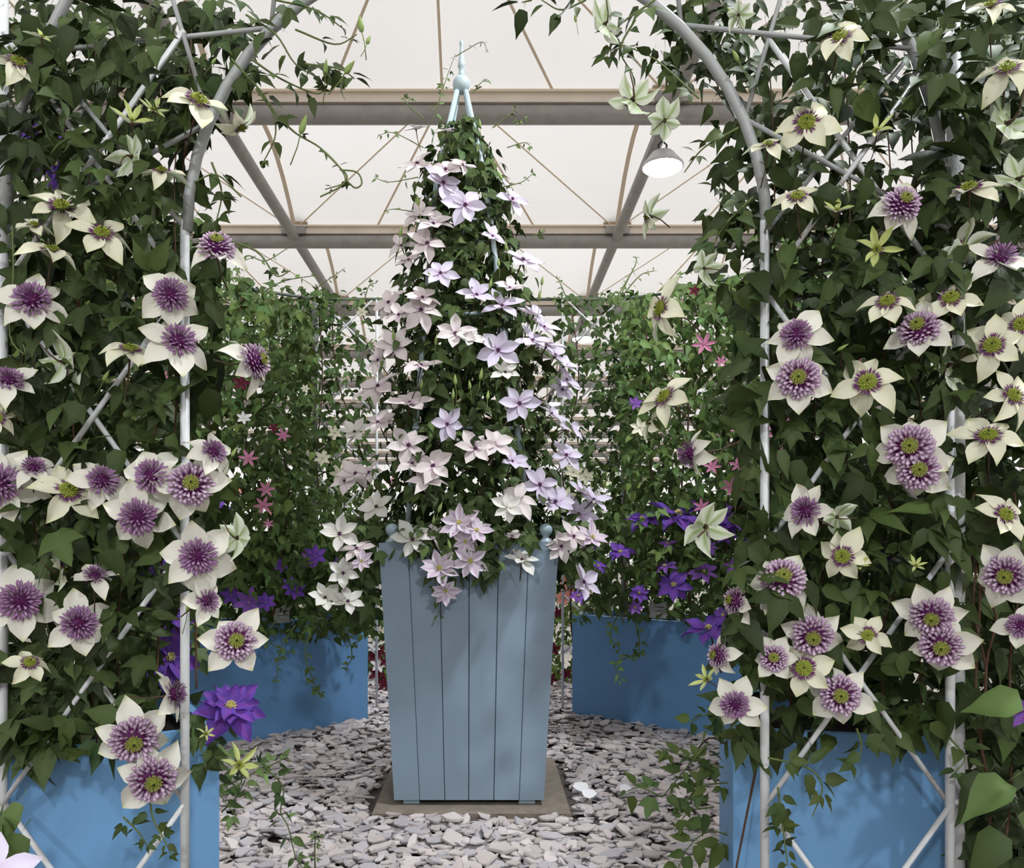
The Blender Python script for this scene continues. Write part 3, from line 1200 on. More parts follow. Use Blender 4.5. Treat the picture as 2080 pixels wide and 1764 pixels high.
def orient(p, yaw, pitch, back=False):
    n0 = np.array([0, 0, 1.0]) - p
    n0[2] *= 0.5
    n0 /= np.linalg.norm(n0)
    y, q = math.radians(yaw), math.radians(pitch)
    right = np.cross(n0, UP) * -1
    right /= np.linalg.norm(right)
    up = np.cross(n0, right)
    if up[2] < 0:
        up = -up
    n = n0 * math.cos(q) * math.cos(y) + right * math.sin(y) * math.cos(q) + up * math.sin(q)
    return n / np.linalg.norm(n)


def quat(n, roll):
    q = Vector(n).to_track_quat('Z', 'Y')
    return q @ Matrix.Rotation(roll, 3, 'Z').to_quaternion()


def flower(pl_, px, py, dpx, kind, pitch=10, yaw=0, Y=1.45, roll=None):
    p = at(px, py, Y)
    d = dpx * Y / F
    n = orient(p, yaw, pitch)
    if kind == 'E':
        n = orient(p, yaw, pitch) * np.array([1, -1, 1])
    pet, num, cen, tilt = KIND[kind]
    f = bpy.data.objects.new('flower', STALK[3] if kind == 'E' else STALK[random.randrange(3)])
    f.parent = pl_.root
    roll = random.uniform(0, 6.28) if roll is None else roll
    f.matrix_basis = Matrix.LocRotScale(Vector(p - np.array(pl_.base)), quat(n, roll), Vector((d * 1.06,) * 3))
    col.objects.link(f)
    for i in range(num):
        ring = i // 7 if kind == 'VV' else 0
        me_ = random.choice(PET[pet])
        o = bpy.data.objects.new('petal', me_)
        o.parent = f
        a = 2 * math.pi * i / (num if kind != 'VV' else 7) + random.gauss(0, 0.11) + ring * 0.4
        tl = tilt + random.gauss(0, 0.17) + ring * 0.24
        sc = random.uniform(0.84, 1.08) * (1 - 0.18 * ring)
        mt = Matrix.Rotation(a, 4, 'Z') @ Matrix.Rotation(-tl, 4, 'Y')
        o.matrix_basis = Matrix.Translation((0, 0, 0.012 * (i % 2) + 0.02 * ring)) @ mt @ Matrix.Diagonal((sc, sc * random.uniform(0.92, 1.1), sc, 1))
        col.objects.link(o)
    o = bpy.data.objects.new('stamens', CEN[cen])
    o.parent = f
    o['kind'] = 'stuff'
    if kind == 'VV':
        o.location = (0, 0, 0.05)
    col.objects.link(o)
    return f


_small = {}


def small_flower(pl_, px, py, dpx, kind, pitch=20, yaw=0, Y=4.0):
    """A far flower of a few pixels: one mesh with five or six petals and a small centre."""
    if kind not in _small:
        fn, num, w, cc = {'pink': (f_pink, 6, 0.085, (0.55, 0.35, 0.3)), 'crim': (f_crim, 5, 0.13, (0.2, 0.05, 0.05)), 'white': (f_white, 6, 0.12, (0.5, 0.45, 0.2)),
                          'coral': (f_coral, 6, 0.14, (0.8, 0.5, 0.2)), 'mauve': (f_violet2, 6, 0.12, (0.5, 0.4, 0.2)), 'violet': (f_violet, 6, 0.13, (0.5, 0.45, 0.2)),
                          'cream': (f_creamg, 6, 0.12, (0.12, 0.03, 0.1))}[kind]
        m_ = MB()
        m_.add([(0.05 * math.cos(k * math.pi / 3), 0.05 * math.sin(k * math.pi / 3), 0.0) for k in range(6)] + [(0, 0, 0.09), (0, 0, -0.12)],
               [(k, (k + 1) % 6, 6) for k in range(6)] + [((k + 1) % 6, k, 7) for k in range(6)], cc)
        for i in range(num):
            pmb = petal_mesh(W=w, r0=0.0, rows=4, curl=0.08 + 0.1 * (i % 3), cup=0.12, front=fn)
            a = 2 * math.pi * i / num
            vv = [(x * math.cos(a) - y * math.sin(a), x * math.sin(a) + y * math.cos(a), z + 0.03) for x, y, z in pmb.v]
            m_.add(vv, pmb.f, pmb.c, pmb.b)
        _small[kind] = m_.mesh('flower', M['petal'])
    p = at(px, py, Y)
    d = dpx * Y / F * 1.1
    o = bpy.data.objects.new('flower', _small[kind])
    o.parent = pl_.root
    o.matrix_basis = Matrix.LocRotScale(Vector(p - np.array(pl_.base)), quat(orient(p, yaw, pitch), random.uniform(0, 6)), Vector((d, d, d)))
    col.objects.link(o)


def bud_mesh():
    m_ = MB()
    m_.lathe([(0.03, 0), (0.12, 0.12), (0.16, 0.3), (0.12, 0.6), (0.05, 0.85), (0.004, 1.0)], 8, (0, 0, 0), colour=(0.22, 0.30, 0.09))
    m_.tube([(0, 0, 0.02), (0.05, 0, -0.6), (0.0, 0, -1.5)], 0.028, 5, colour=(0.14, 0.18, 0.06))
    return m_.mesh('bud', M['centre'])


BUD = bud_mesh()


def bud(pl_, px, py, hpx, Y, tilt=0.2):
    p = at(px, py + hpx / 2, Y)
    o = bpy.data.objects.new('bud', BUD)
    o.parent = pl_.root
    s_ = hpx * Y / F
    o.matrix_basis = Matrix.LocRotScale(Vector(p - np.array(pl_.base)), Matrix.Rotation(random.gauss(0, tilt), 3, 'X').to_quaternion() @ Matrix.Rotation(random.gauss(0, tilt), 3, 'Y').to_quaternion(), Vector((s_, s_, s_)))
    col.objects.link(o)


# ================================================================== PLANTS
# ---- front, by the streaked blue box
P1 = Plant('climbing_clematis', 'clematis with cream flowers and dark violet pom-poms, climbing the trellis by the streaked box', (-0.75, 1.75, 0.55), tint=(0.60, 0.60, 0.52))
P1.poly([(-30, 380), (370, 380), (385, 560), (372, 900), (372, 1200), (350, 1330), (300, 1440), (120, 1500), (-30, 1500)], (1.45, 1.95), 1350, 0.060)
P1.poly([(-40, 0), (330, 0), (400, 130), (390, 390), (-40, 400)], (1.47, 1.9), 440, 0.058)
P1.poly([(330, 0), (520, 0), (560, 60), (520, 170), (430, 290), (370, 300)], (1.52, 1.66), 110, 0.052)
P1.poly([(380, 400), (460, 470), (450, 640), (390, 640)], (1.5, 1.7), 26, 0.06)
P1.poly([(385, 640), (440, 700), (440, 830), (385, 850)], (1.5, 1.6), 16, 0.075)
P1.poly([(380, 900), (470, 1000), (420, 1250), (380, 1250)], (1.5, 1.65), 22, 0.06)
P1.poly([(-30, 0), (330, 0), (350, 420), (-30, 420)], (1.41, 1.48), 95, 0.058)
P1.poly([(20, 420), (330, 420), (330, 1400), (20, 1400)], (1.43, 1.48), 60, 0.058)
P1.poly([(-20, 1440), (270, 1430), (250, 1500), (130, 1540), (-20, 1540)], (1.45, 1.56), 40, 0.068)
for x0, y0, x1, y1 in ((60, 1520, 30, 60), (130, 1500, 190, 40), (250, 1500, 250, 150), (320, 1460, 380, 120), (200, 1510, 120, 100), (370, 1400, 385, 60)):
    k = 7
    P1.vine([at(x0 + (x1 - x0) * j / k + rng.normal(0, 12), y0 + (y1 - y0) * j / k, 1.56 + rng.uniform(-.04, .06)) for j in range(k + 1)], 0.0022)
for pts, sz, n in (([(500, 30), (560, 70), (600, 130), (650, 160)], 0.05, 7), ([(560, 0), (640, 20), (700, 60)], 0.042, 4), ([(510, 120), (570, 160), (640, 190), (660, 180)], 0.045, 6),
                   ([(520, 180), (560, 230), (600, 270), (650, 300), (690, 340), (700, 370), (660, 385)], 0.024, 7), ([(470, 120), (540, 200), (560, 270), (530, 340)], 0.038, 5),
                   ([(430, 330), (450, 390), (440, 450)], 0.05, 4), ([(600, 60), (680, 90), (725, 70)], 0.03, 2), ([(620, 130), (690, 140), (720, 160)], 0.045, 5),
                   ([(430, 480), (520, 510), (560, 560), (590, 550)], 0.02, 3), ([(300, 1580), (310, 1660), (330, 1700), (350, 1740)], 0.034, 6), ([(250, 1660), (280, 1690), (300, 1720)], 0.03, 4)):
    P1.spray(pxs(pts, 1.46), sz, n)
for pts in ([(25, 460), (27, 560), (20, 680), (50, 720), (48, 700)], [(395, 370), (440, 355), (490, 400)], [(650, 300), (690, 340), (705, 360), (690, 380), (650, 400)], [(690, 345), (725, 350), (735, 372), (722, 382), (705, 368)]):
    P1.twig(pxs(pts, 1.44))
fl1 = [  # px, py, diameter, kind, pitch, yaw
    (38, 130, 120, 'C', 52, 5), (403, 207, 135, 'C', 52, 22), (268, 250, 92, 'D', 55, 0), (310, 225, 62, 'D', 55, 20), (268, 318, 95, 'E', 20, 10), (330, 350, 95, 'C', 72, -20),
    (490, 255, 95, 'E', -40, 30), (85, 78, 62, 'D', 70, 0), (125, 422, 130, 'C', 48, 0), (70, 460, 80, 'C', 66, -25), (207, 476, 125, 'C', 45, 0), (105, 512, 120, 'C', 74, 0),
    (440, 505, 125, 'B', 50, 0), (346, 600, 138, 'A', 8, 0), (66, 612, 150, 'A', 30, -15), (362, 695, 140, 'A', 32, 12), (515, 735, 125, 'B', 15, 62), (130, 735, 115, 'E', 10, 0),
    (265, 712, 115, 'C', 66, 10), (XL + 4 * SPAN, 775, 115, 'A', 48, 0), (-8, 850, 90, 'C', 20, 10), (0, 985, 165, 'A', 10, -20), (68, 952, 95, 'A', 50, 0), (140, 998, 138, 'C', 30, 0),
    (207, 978, 125, 'A', 22, 20), (310, 968, 140, 'A', 15, -25), (388, 985, 148, 'B', 8, 0), (281, 1052, 155, 'A', 4, 0), (432, 920, 105, 'A', 25, 38), (482, 1093, 96, 'E', -5, 10),
    (402, 1132, 155, 'A', 4, 0), (418, 1222, 100, 'A', 12, 40), (42, 1222, 165, 'A', 2, 0), (160, 1268, 142, 'A', 12, 5), (192, 1172, 95, 'A', 66, 0), (122, 1160, 85, 'E', 10, 20),
    (478, 1303, 140, 'B', 6, 5), (60, 1348, 90, 'C', 40, 10), (272, 1502, 155, 'B', -14, 0), (310, 1582, 155, 'B', -14, 3), (348, 1412, 120, 'A', 10, 80), (485, 1556, 90, 'D', 20, 25), (418, 1492, 40, 'D', 30, 30),
]
for a in fl1:
    flower(P1, a[0], a[1], a[2], a[3], a[4], a[5], Y=1.42 if a[3] != 'E' else 1.44)
for x, y, h in ((735, 45, 42), (745, 75, 28), (660, 140, 34), (700, 130, 40), (610, 250, 45), (470, 915, 26), (210, 760, 28), (380, 1230, 30), (430, 120, 20)):
    bud(P1, x, y, h, 1.44, 0.5)
P1.finish()

# ---- front, by the thick pole
P2 = Plant('climbing_clematis', 'clematis with cream flowers and lilac pom-poms, climbing the trellis beside the thick pole', (0.75, 1.85, 0.55), tint=(0.60, 0.60, 0.52))
P2.poly([(1560, 400), (1950, 400), (1960, 1420), (1900, 1470), (1700, 1450), (1560, 1440), (1500, 1390), (1470, 1260), (1550, 1100)], (1.45, 2.0), 1350, 0.061)
P2.poly([(1500, 0), (2120, 0), (2120, 420), (1560, 420), (1520, 200)], (1.46, 2.0), 400, 0.056)
P2.poly([(1880, 0), (2120, 0), (2120, 420), (1900, 420)], (1.46, 2.0), 220, 0.06)
P2.poly([(1230, 0), (1500, 0), (1560, 300), (1500, 330), (1430, 200), (1300, 90)], (1.52, 1.68), 100, 0.05)
P2.poly([(1440, 330), (1560, 300), (1560, 560), (1420, 540)], (1.52, 1.7), 60, 0.052)
P2.poly([(1470, 560), (1560, 520), (1560, 760), (1480, 760)], (1.46, 1.7), 34, 0.064)
P2.poly([(1420, 800), (1560, 760), (1560, 920), (1440, 880)], (1.46, 1.7), 30, 0.06)
P2.poly([(1480, 950), (1560, 930), (1600, 1150), (1500, 1200)], (1.46, 1.7), 34, 0.07)
P2.poly([(1490, 1150), (1640, 1150), (1640, 1250), (1500, 1330)], (1.38, 1.46), 16, 0.07)
P2.poly([(1890, 0), (1990, 0), (1990, 800), (1890, 800)], (1.40, 1.47), 85, 0.062)
P2.poly([(1620, 0), (1900, 0), (1900, 400), (1620, 400)], (1.41, 1.48), 45, 0.056)
P2.poly([(1580, 420), (1900, 420), (1900, 1350), (1580, 1350)], (1.43, 1.48), 75, 0.06)
P2.poly([(1890, 900), (1970, 900), (1970, 1350), (1890, 1350)], (1.42, 1.46), 26, 0.062)
P2.poly([(1490, 1430), (1660, 1440), (1700, 1500), (1560, 1560), (1490, 1520)], (1.5, 1.62), 30, 0.06)
P2.poly([(1760, 1440), (1940, 1430), (1900, 1480), (1800, 1500)], (1.5, 1.6), 22, 0.06)
for x0, y0, x1, y1 in ((1600, 1470, 1560, 100), (1700, 1460, 1740, 60), (1800, 1460, 1790, 240), (1880, 1470, 1850, 90), (1920, 1480, 1990, 80), (1640, 1460, 1690, 300)):
    k = 7
    P2.vine([at(x0 + (x1 - x0) * j / k + rng.normal(0, 12), y0 + (y1 - y0) * j / k, 1.56 + rng.uniform(-.04, .06)) for j in range(k + 1)], 0.0022)
for pts, sz, n in (([(1330, 0), (1250, 60), (1240, 120)], 0.05, 5), ([(1290, 40), (1260, 100), (1285, 150)], 0.04, 4), ([(1190, 0), (1140, 20), (1100, 0)], 0.05, 3), ([(1080, 0), (1060, 5)], 0.05, 1),
                   ([(1420, 200), (1330, 120), (1260, 90)], 0.045, 7), ([(1500, 260), (1430, 300), (1390, 350)], 0.05, 4), ([(1530, 400), (1470, 460), (1440, 520)], 0.05, 5),
                   ([(1560, 1540), (1640, 1560), (1670, 1600), (1650, 1660)], 0.045, 5), ([(1740, 1480), (1750, 1520), (1730, 1560)], 0.045, 3), ([(1580, 1600), (1590, 1680), (1600, 1760)], 0.045, 7),
                   ([(1840, 0), (1760, 60), (1700, 40)], 0.055, 6), ([(1930, 1500), (1960, 1540), (1940, 1570)], 0.035, 3)):
    P2.spray(pxs(pts, 1.46), sz, n)
# low shoots that lean out over the slate
P2.vine([at(1500, 1530, 1.95), at(1440, 1500, 2.0), at(1395, 1560, 2.05), at(1345, 1620, 2.1)], 0.003)
P2.vine([at(1540, 1540, 1.7), at(1520, 1640, 1.66), at(1500, 1740, 1.62), at(1490, 1800, 1.6)], 0.003)
for pts, sz, n in (([(1440, 1510), (1395, 1560), (1345, 1620)], 0.05, 5), ([(1345, 1620), (1300, 1600), (1270, 1610)], 0.05, 3), ([(1470, 1560), (1400, 1540), (1340, 1520)], 0.05, 6), ([(1430, 1480), (1460, 1470), (1480, 1500)], 0.055, 4),
                   ([(1480, 1590), (1420, 1600), (1385, 1640)], 0.05, 5), ([(1450, 1640), (1400, 1650), (1370, 1690)], 0.05, 4), ([(1490, 1700), (1440, 1690), (1400, 1720), (1375, 1770)], 0.075, 5), ([(1480, 1500), (1450, 1450), (1400, 1470)], 0.05, 4)):
    P2.spray(pxs(pts, 1.9), sz, n, shade=1.9)
fl2 = [
    (1705, 78, 118, 'C', 45, 5), (2010, 15, 105, 'C', 66, 0), (2045, 142, 125, 'C', 52, 10), (1638, 252, 135, 'C', 22, 5), (1560, 296, 90, 'C', 68, 10), (1780, 268, 78, 'D', 55, 0),
    (2045, 252, 135, 'E', 5, 10), (2068, 365, 115, 'E', 5, 30), (1620, 402, 112, 'C', 52, 5), (1830, 418, 125, 'B', 30, 30), (1968, 385, 125, 'C', 62, 0), (1700, 430, 70, 'D', 60, 20),
    (1780, 508, 98, 'D', 20, 0), (1960, 505, 125, 'E', 40, 10), (2030, 528, 130, 'A', 48, 30), (1803, 615, 118, 'C', 42, -5), (1932, 608, 125, 'C', 38, 0), (1618, 682, 128, 'A', 20, 0),
    (1868, 672, 135, 'B', 28, -12), (1622, 770, 142, 'B', 4, 0), (1762, 778, 138, 'C', 14, 0), (2015, 702, 125, 'C', 10, 0), (2075, 660, 110, 'C', 15, -10), (1925, 742, 115, 'E', 5, -10),
    (2055, 805, 120, 'C', 20, 45), (1848, 908, 150, 'B', 2, 0), (1865, 955, 140, 'B', 0, 5), (2008, 888, 135, 'C', 48, 0), (1638, 1040, 125, 'A', 18, -32), (1700, 1050, 80, 'E', 30, 20),
    (1712, 1130, 115, 'C', 2, -8), (2040, 1048, 120, 'C', 28, 40), (2045, 1168, 140, 'B', -8, -8), (1892, 1250, 135, 'B', -18, 0), (1590, 1178, 145, 'B', 20, 5), (1650, 1290, 138, 'B', -14, 5),
    (1762, 1292, 98, 'C', 8, 5), (1912, 1312, 140, 'B', -10, 0), (2072, 1272, 100, 'A', 10, 0), (1632, 1358, 125, 'C', 10, 5), (1706, 1412, 135, 'B', 0, 5), (1493, 1432, 118, 'A', 0, 0),
    (1437, 1382, 70, 'D', 30, -50), (1497, 1222, 100, 'B', 10, -62), (1462, 1332, 90, 'B', 5, -55), (1572, 1338, 95, 'B', 10, 0), (1345, 628, 130, 'C', 12, -60), (1352, 808, 125, 'C', 35, -50),
    (1405, 922, 115, 'A', 0, -80), (1433, 1070, 118, 'E', 5, 10), (1320, 440, 95, 'E', 20, -50), (1285, 203, 104, 'E', 0, 5), (1350, 245, 80, 'E', 40, 40), (1228, 50, 95, 'E', 5, -20), (1430, 545, 80, 'E', 30, -20),
    (1500, 30, 60, 'E', 60, 0), (1320, 860, 70, 'E', 30, -60), (1745, 1150, 50, 'D', 40, 0), (1860, 1150, 45, 'D', 40, 20),
]
for a in fl2:
    flower(P2, a[0], a[1], a[2], a[3], a[4], a[5], Y=1.40 if a[3] != 'E' else 1.44)
for x, y, h in ((1500, 110, 30), (1750, 100, 22), (1745, 170, 24), (1990, 160, 30), (1905, 350, 26), (1700, 700, 26), (1170, 35, 20), (1490, 20, 26)):
    bud(P2, x, y, h, 1.44, 0.4)
P2.finish()

# ---- dark mass at the edge, beyond the thick pole
P3 = Plant('leafy_clematis', 'dark leafy clematis mass beyond the thick pole, with a few large pale green leaves', (1.1, 1.75, 0.0), tint=(0.5, 0.52, 0.46))
P3.poly([(1950, 380), (2200, 380), (2200, 1850), (1975, 1850), (1960, 1300)], (1.43, 2.5), 1200, 0.074)
P3.poly([(1960, 1250), (2120, 1250), (2120, 1800), (1985, 1800)], (1.5, 1.75), 60, 0.07)
P3.poly([(1850, 0), (2200, 0), (2200, 420), (1900, 420)], (2.0, 2.6), 420, 0.075)
Rm = frames(np.array([[-0.2, -0.5, 0.8], [-0.1, -0.85, 0.45], [0.1, -0.8, 0.5], [-0.3, -0.7, 0.5]]), np.array([[-1, -0.2, -0.5], [-0.55, 0, -0.8], [0.3, 0, -1.0], [-0.9, 0, 0.1]]))
for i, (x, y, sz, sh) in enumerate(((2045, 1590, 0.10, 2.5), (2030, 1690, 0.095, 1.4), (2075, 1650, 0.09, 1.8), (2075, 1425, 0.09, 2.4))):
    P3.L.append((at(x, y, 1.36), Rm[i], sz, LEAVES[1], sh))
P3.L[-4:] = [(p, R_, sz, kd, sh) for p, R_, sz, kd, sh in P3.L[-4:]]
for x0, y0, x1, y1 in ((2000, 1764, 1990, 1100), (2040, 1764, 2060, 1000), (1985, 1500, 1960, 1050), (1995, 1420, 1975, 1000)):
    P3.vine([at(x0 + (x1 - x0) * j / 5 + rng.normal(0, 10), y0 + (y1 - y0) * j / 5, 1.5) for j in range(6)], 0.003)
flower(P3, 2090, 1445, 90, 'M', 20, -20, Y=1.36)
P3.finish()

# ---- violet clematis low in the streaked box and its twin beyond
P4 = Plant('violet_clematis', 'violet clematis with one large double flower hanging before the deep blue box', (-0.7, 1.95, 0.55))
P4.poly([(60, 1000), (420, 1050), (430, 1250), (380, 1400), (100, 1450)], (1.75, 2.2), 330, 0.058)
P4.poly([(380, 1420), (470, 1470), (450, 1560), (390, 1560)], (1.6, 1.75), 20, 0.05)
P4.spray(pxs([(380, 1480), (430, 1530), (440, 1600), (480, 1660)], 1.78), 0.05, 7, shade=1.3)
P4.spray(pxs([(440, 1530), (500, 1560), (540, 1550)], 1.85), 0.045, 5, shade=1.4)
P4.vine([at(360, 1440, 1.75), at(390, 1465, 1.68), at(430, 1455, 1.62), at(465, 1445, 1.6)], 0.003)
for a in ((467, 1440, 150, 'VV', 40, 15), (345, 1335, 130, 'V', 20, 20), (350, 1255, 110, 'V', 55, -20), (250, 1130, 120, 'V', 10, 10), (300, 1130, 100, 'V', 40, 30), (320, 1240, 90, 'V', 10, -30), (60, 1375, 60, 'V', 20, 0), (140, 1060, 50, 'M', 10, 0), (440, 1030, 60, 'V', 55, 0), (255, 1270, 60, 'V', 40, 0), (140, 1190, 50, 'M', 40, 0)):
    flower(P4, *a, Y=1.62 if a[3] == 'VV' else 1.78)
P4.finish()

P5 = Plant('violet_clematis', 'violet clematis peeping out low between the cream flowers beside the thick pole', (0.75, 2.1, 0.55))
P5.poly([(1540, 1000), (1900, 1000), (1900, 1450), (1540, 1450)], (1.95, 2.3), 330, 0.058)
for a in ((1575, 1075, 70, 'V', 30, 0), (1590, 1100, 60, 'V', 10, 30), (1655, 1150, 60, 'V', 30, 40), (1822, 1125, 70, 'V', 30, 0), (1640, 1400, 80, 'V', 30, 20), (1740, 1255, 60, 'V', 40, 0), (1590, 1290, 60, 'V', 40, -10), (1440, 1278, 110, 'V', 62, -30), (1470, 1250, 60, 'V', 20, -40)):
    flower(P5, *a, Y=1.85 if a[0] > 1500 else 1.7)
P5.finish()

# ---- obelisk clematis
def cone_r(z):
    return np.interp(z, [1.0, 1.15, 1.5, 1.9, 2.3, 2.56, 2.66, 2.74], [0.38, 0.38, 0.345, 0.29, 0.21, 0.155, 0.12, 0.06])


P6 = Plant('obelisk_clematis', 'clematis with blush-white star flowers covering the obelisk in the tapered planter', (PX, PY, ZT - 0.02), kinds=LEAVES)
pts, outs = [], []
while len(pts) < 3700:
    z = rng.uniform(1.0, 2.74)
    if rng.random() > (cone_r(z) / 0.37) ** 1.1 + 0.12:
        continue
    a = rng.uniform(0, 2 * math.pi)
    r = cone_r(z) * (rng.random() ** 0.38) * rng.normal(1, 0.10)
    cxx = PX + (OX - PX) * (z - 1) / 1.6
    pts.append((cxx + r * math.cos(a), OY + r * math.sin(a), z))
    outs.append((math.cos(a), math.sin(a), 0))
P6.scatter(np.array(pts), 0.057, np.array(outs), 0.75)
P6.poly([(720, 1060), (1170, 1060), (1200, 1180), (1130, 1110), (780, 1110), (700, 1240), (690, 1150)], (2.86, 3.3), 210, 0.06)
P6.poly([(775, 1072), (1135, 1068), (1100, 1112), (800, 1118)], (2.83, 2.9), 55, 0.052)
P6.poly([(690, 1040), (785, 1050), (790, 1230), (700, 1270)], (2.9, 3.3), 110, 0.058)
P6.poly([(1130, 1050), (1190, 1060), (1200, 1180), (1135, 1190)], (2.9, 3.3), 70, 0.056)
P6.poly([(830, 1080), (1080, 1080), (1000, 1190), (900, 1200)], (2.80, 2.86), 34, 0.055)
P6.poly([(1010, 1100), (1000, 1190), (975, 1190)], (2.78, 2.84), 8, 0.06)
for pts_, sz, n in (([(900, 1130), (905, 1190), (915, 1250), (900, 1275)], 0.04, 6), ([(880, 240), (890, 210), (900, 180), (910, 150), (925, 110)], 0.032, 7), ([(925, 115), (950, 100), (980, 85), (990, 105)], 0.022, 6),
                    ([(960, 190), (975, 170), (990, 160)], 0.026, 4), ([(860, 240), (830, 215), (822, 195), (845, 205)], 0.018, 3), ([(1000, 260), (1040, 230), (1050, 215)], 0.024, 4),
                    ([(860, 300), (800, 270), (770, 275)], 0.026, 4), ([(850, 360), (790, 370), (760, 360)], 0.028, 3), ([(1020, 380), (1060, 370), (1085, 350)], 0.02, 4), ([(840, 430), (800, 425), (780, 430)], 0.026, 2),
                    ([(1030, 300), (1065, 290), (1080, 300)], 0.026, 3), ([(1080, 480), (1110, 470)], 0.026, 2), ([(1040, 250), (1070, 240)], 0.026, 3), ([(780, 1130), (740, 1190), (690, 1230)], 0.05, 6), ([(840, 1170), (870, 1190)], 0.04, 3)):
    P6.spray(pxs(pts_, 2.95), sz, n, 0.0022, 1.35, 0.2)
for k in range(6):
    a = k * 1.05 + 0.3
    P6.vine([(PX + math.cos(a + 0.5 * q) * 0.8 * cone_r(1 + q * 0.28) * 0.8, OY + math.sin(a + 0.5 * q) * 0.8 * cone_r(1 + q * 0.28) * 0.8, 0.99 + q * 0.28) for q in range(6)], 0.004)


def ob_y(px, py):
    """Depth of the front of the foliage cone at that point."""
    z = at(px, py, 2.95)[2]
    r = float(cone_r(z)) + 0.03
    x = at(px, py, 2.95)[0] - (PX + (OX - PX) * (z - 1) / 1.6)
    if abs(x) > r:
        return OY - 0.05
    return OY - math.sqrt(r * r - x * x)


fl6 = [
    (845, 262, 45, 'O', 70, -20), (905, 265, 40, 'O', 80, 0), (848, 332, 70, 'O', 40, -30), (905, 345, 78, 'O', 50, 5), (900, 372, 78, 'L', 35, 20), (945, 417, 82, 'L', 22, 5), (1040, 405, 75, 'L', 35, 45),
    (850, 438, 78, 'O', 55, -15), (880, 455, 78, 'O', 55, 5), (815, 500, 60, 'O', 50, -35), (868, 495, 82, 'O', 40, 0), (830, 528, 55, 'O', 50, -30), (895, 555, 66, 'L', 35, 0), (968, 600, 76, 'L', 50, 10),
    (1020, 622, 84, 'L', 60, 15), (855, 630, 80, 'O', 30, 0), (858, 605, 70, 'O', 50, 10), (790, 615, 72, 'O', 30, -40), (810, 640, 60, 'O', 40, -30), (925, 678, 78, 'O', 35, 5), (955, 688, 60, 'W', 40, 25), (803, 702, 76, 'O', 35, -25),
    (1012, 712, 84, 'L', 15, 5), (768, 732, 60, 'O', 40, -40), (855, 742, 76, 'O', 68, 15), (768, 785, 82, 'O', 45, -45), (740, 798, 60, 'O', 60, -50), (832, 820, 86, 'O', 62, 0), (1026, 757, 60, 'W', 45, 10), (908, 862, 68, 'L', 10, 20),
    (720, 878, 62, 'W', 45, -20), (768, 858, 66, 'O', 45, -30), (1082, 692, 76, 'L', 60, 40), (1110, 702, 70, 'L', 60, 50), (1062, 528, 84, 'L', 55, 40), (1055, 820, 78, 'L', 20, 10), (1085, 640, 60, 'L', 50, 60), (1105, 665, 66, 'L', 50, 55),
    (1128, 722, 66, 'L', 55, 55), (1146, 742, 60, 'L', 50, 60), (1150, 772, 66, 'L', 30, 55), (1142, 792, 60, 'L', 30, 50), (1158, 868, 66, 'L', 25, 65), (1120, 840, 60, 'L', 40, 70), (830, 905, 84, 'O', 28, 0), (880, 947, 84, 'O', 32, 0), (966, 912, 80, 'O', 35, -5),
    (1004, 902, 72, 'O', 35, 15), (870, 978, 82, 'O', 60, 0), (838, 942, 72, 'O', 45, -20), (1040, 938, 64, 'L', 40, 30), (1096, 985, 80, 'L', 28, 25), (1050, 1015, 82, 'O', 28, 5), (1032, 1032, 64, 'W', 30, 0), (1128, 1020, 84, 'L', 40, 30),
    (1175, 1046, 84, 'L', 40, 32), (1205, 1015, 70, 'L', 50, 60), (1150, 925, 68, 'L', 40, 30), (722, 962, 66, 'O', 40, -20), (700, 978, 56, 'O', 50, -20), (690, 1085, 78, 'W', 25, -10), (838, 1097, 80, 'W', 30, 5), (884, 1090, 60, 'O', 55, 10),
    (660, 1215, 68, 'W', 40, 15), (707, 1222, 66, 'W', 45, 0), (765, 1030, 72, 'W', 30, -30), (1185, 1183, 80, 'L', 30, 62), (1060, 1138, 70, 'W', 62, 10), (697, 1165, 66, 'W', 20, 0), (725, 1115, 66, 'O', 60, -20), (1165, 1090, 66, 'O', 30, 40), (1140, 1110, 60, 'O', 10, 20),
    (750, 960, 60, 'O', 40, -40), (1000, 480, 56, 'L', 40, 40), (1035, 585, 60, 'O', 60, 30), (1180, 1000, 60, 'L', 40, 60), (940, 335, 52, 'O', 60, 40), (1040, 1090, 50, 'O', 70, 0),
]
for a in fl6:
    a = (a[0], a[1], a[2] * 1.1) + a[3:]
    flower(P6, *a, Y=ob_y(a[0], a[1]) - 0.03 if a[1] < 1060 else 2.84)
for x, y, h in ((1013, 530, 22), (925, 770, 26), (885, 690, 24), (975, 760, 26), (990, 800, 24), (812, 470, 24), (880, 560, 24), (995, 575, 22), (920, 800, 24), (855, 780, 20), (1100, 570, 20), (1030, 500, 24), (850, 405, 26), (1020, 355, 24), (800, 680, 24), (975, 250, 20), (880, 1055, 20), (1095, 600, 22), (890, 1030, 24), (915, 1105, 24), (955, 780, 22)):
    bud(P6, x, y, h, min(ob_y(x, y), 2.98) - 0.04)
P6.finish()

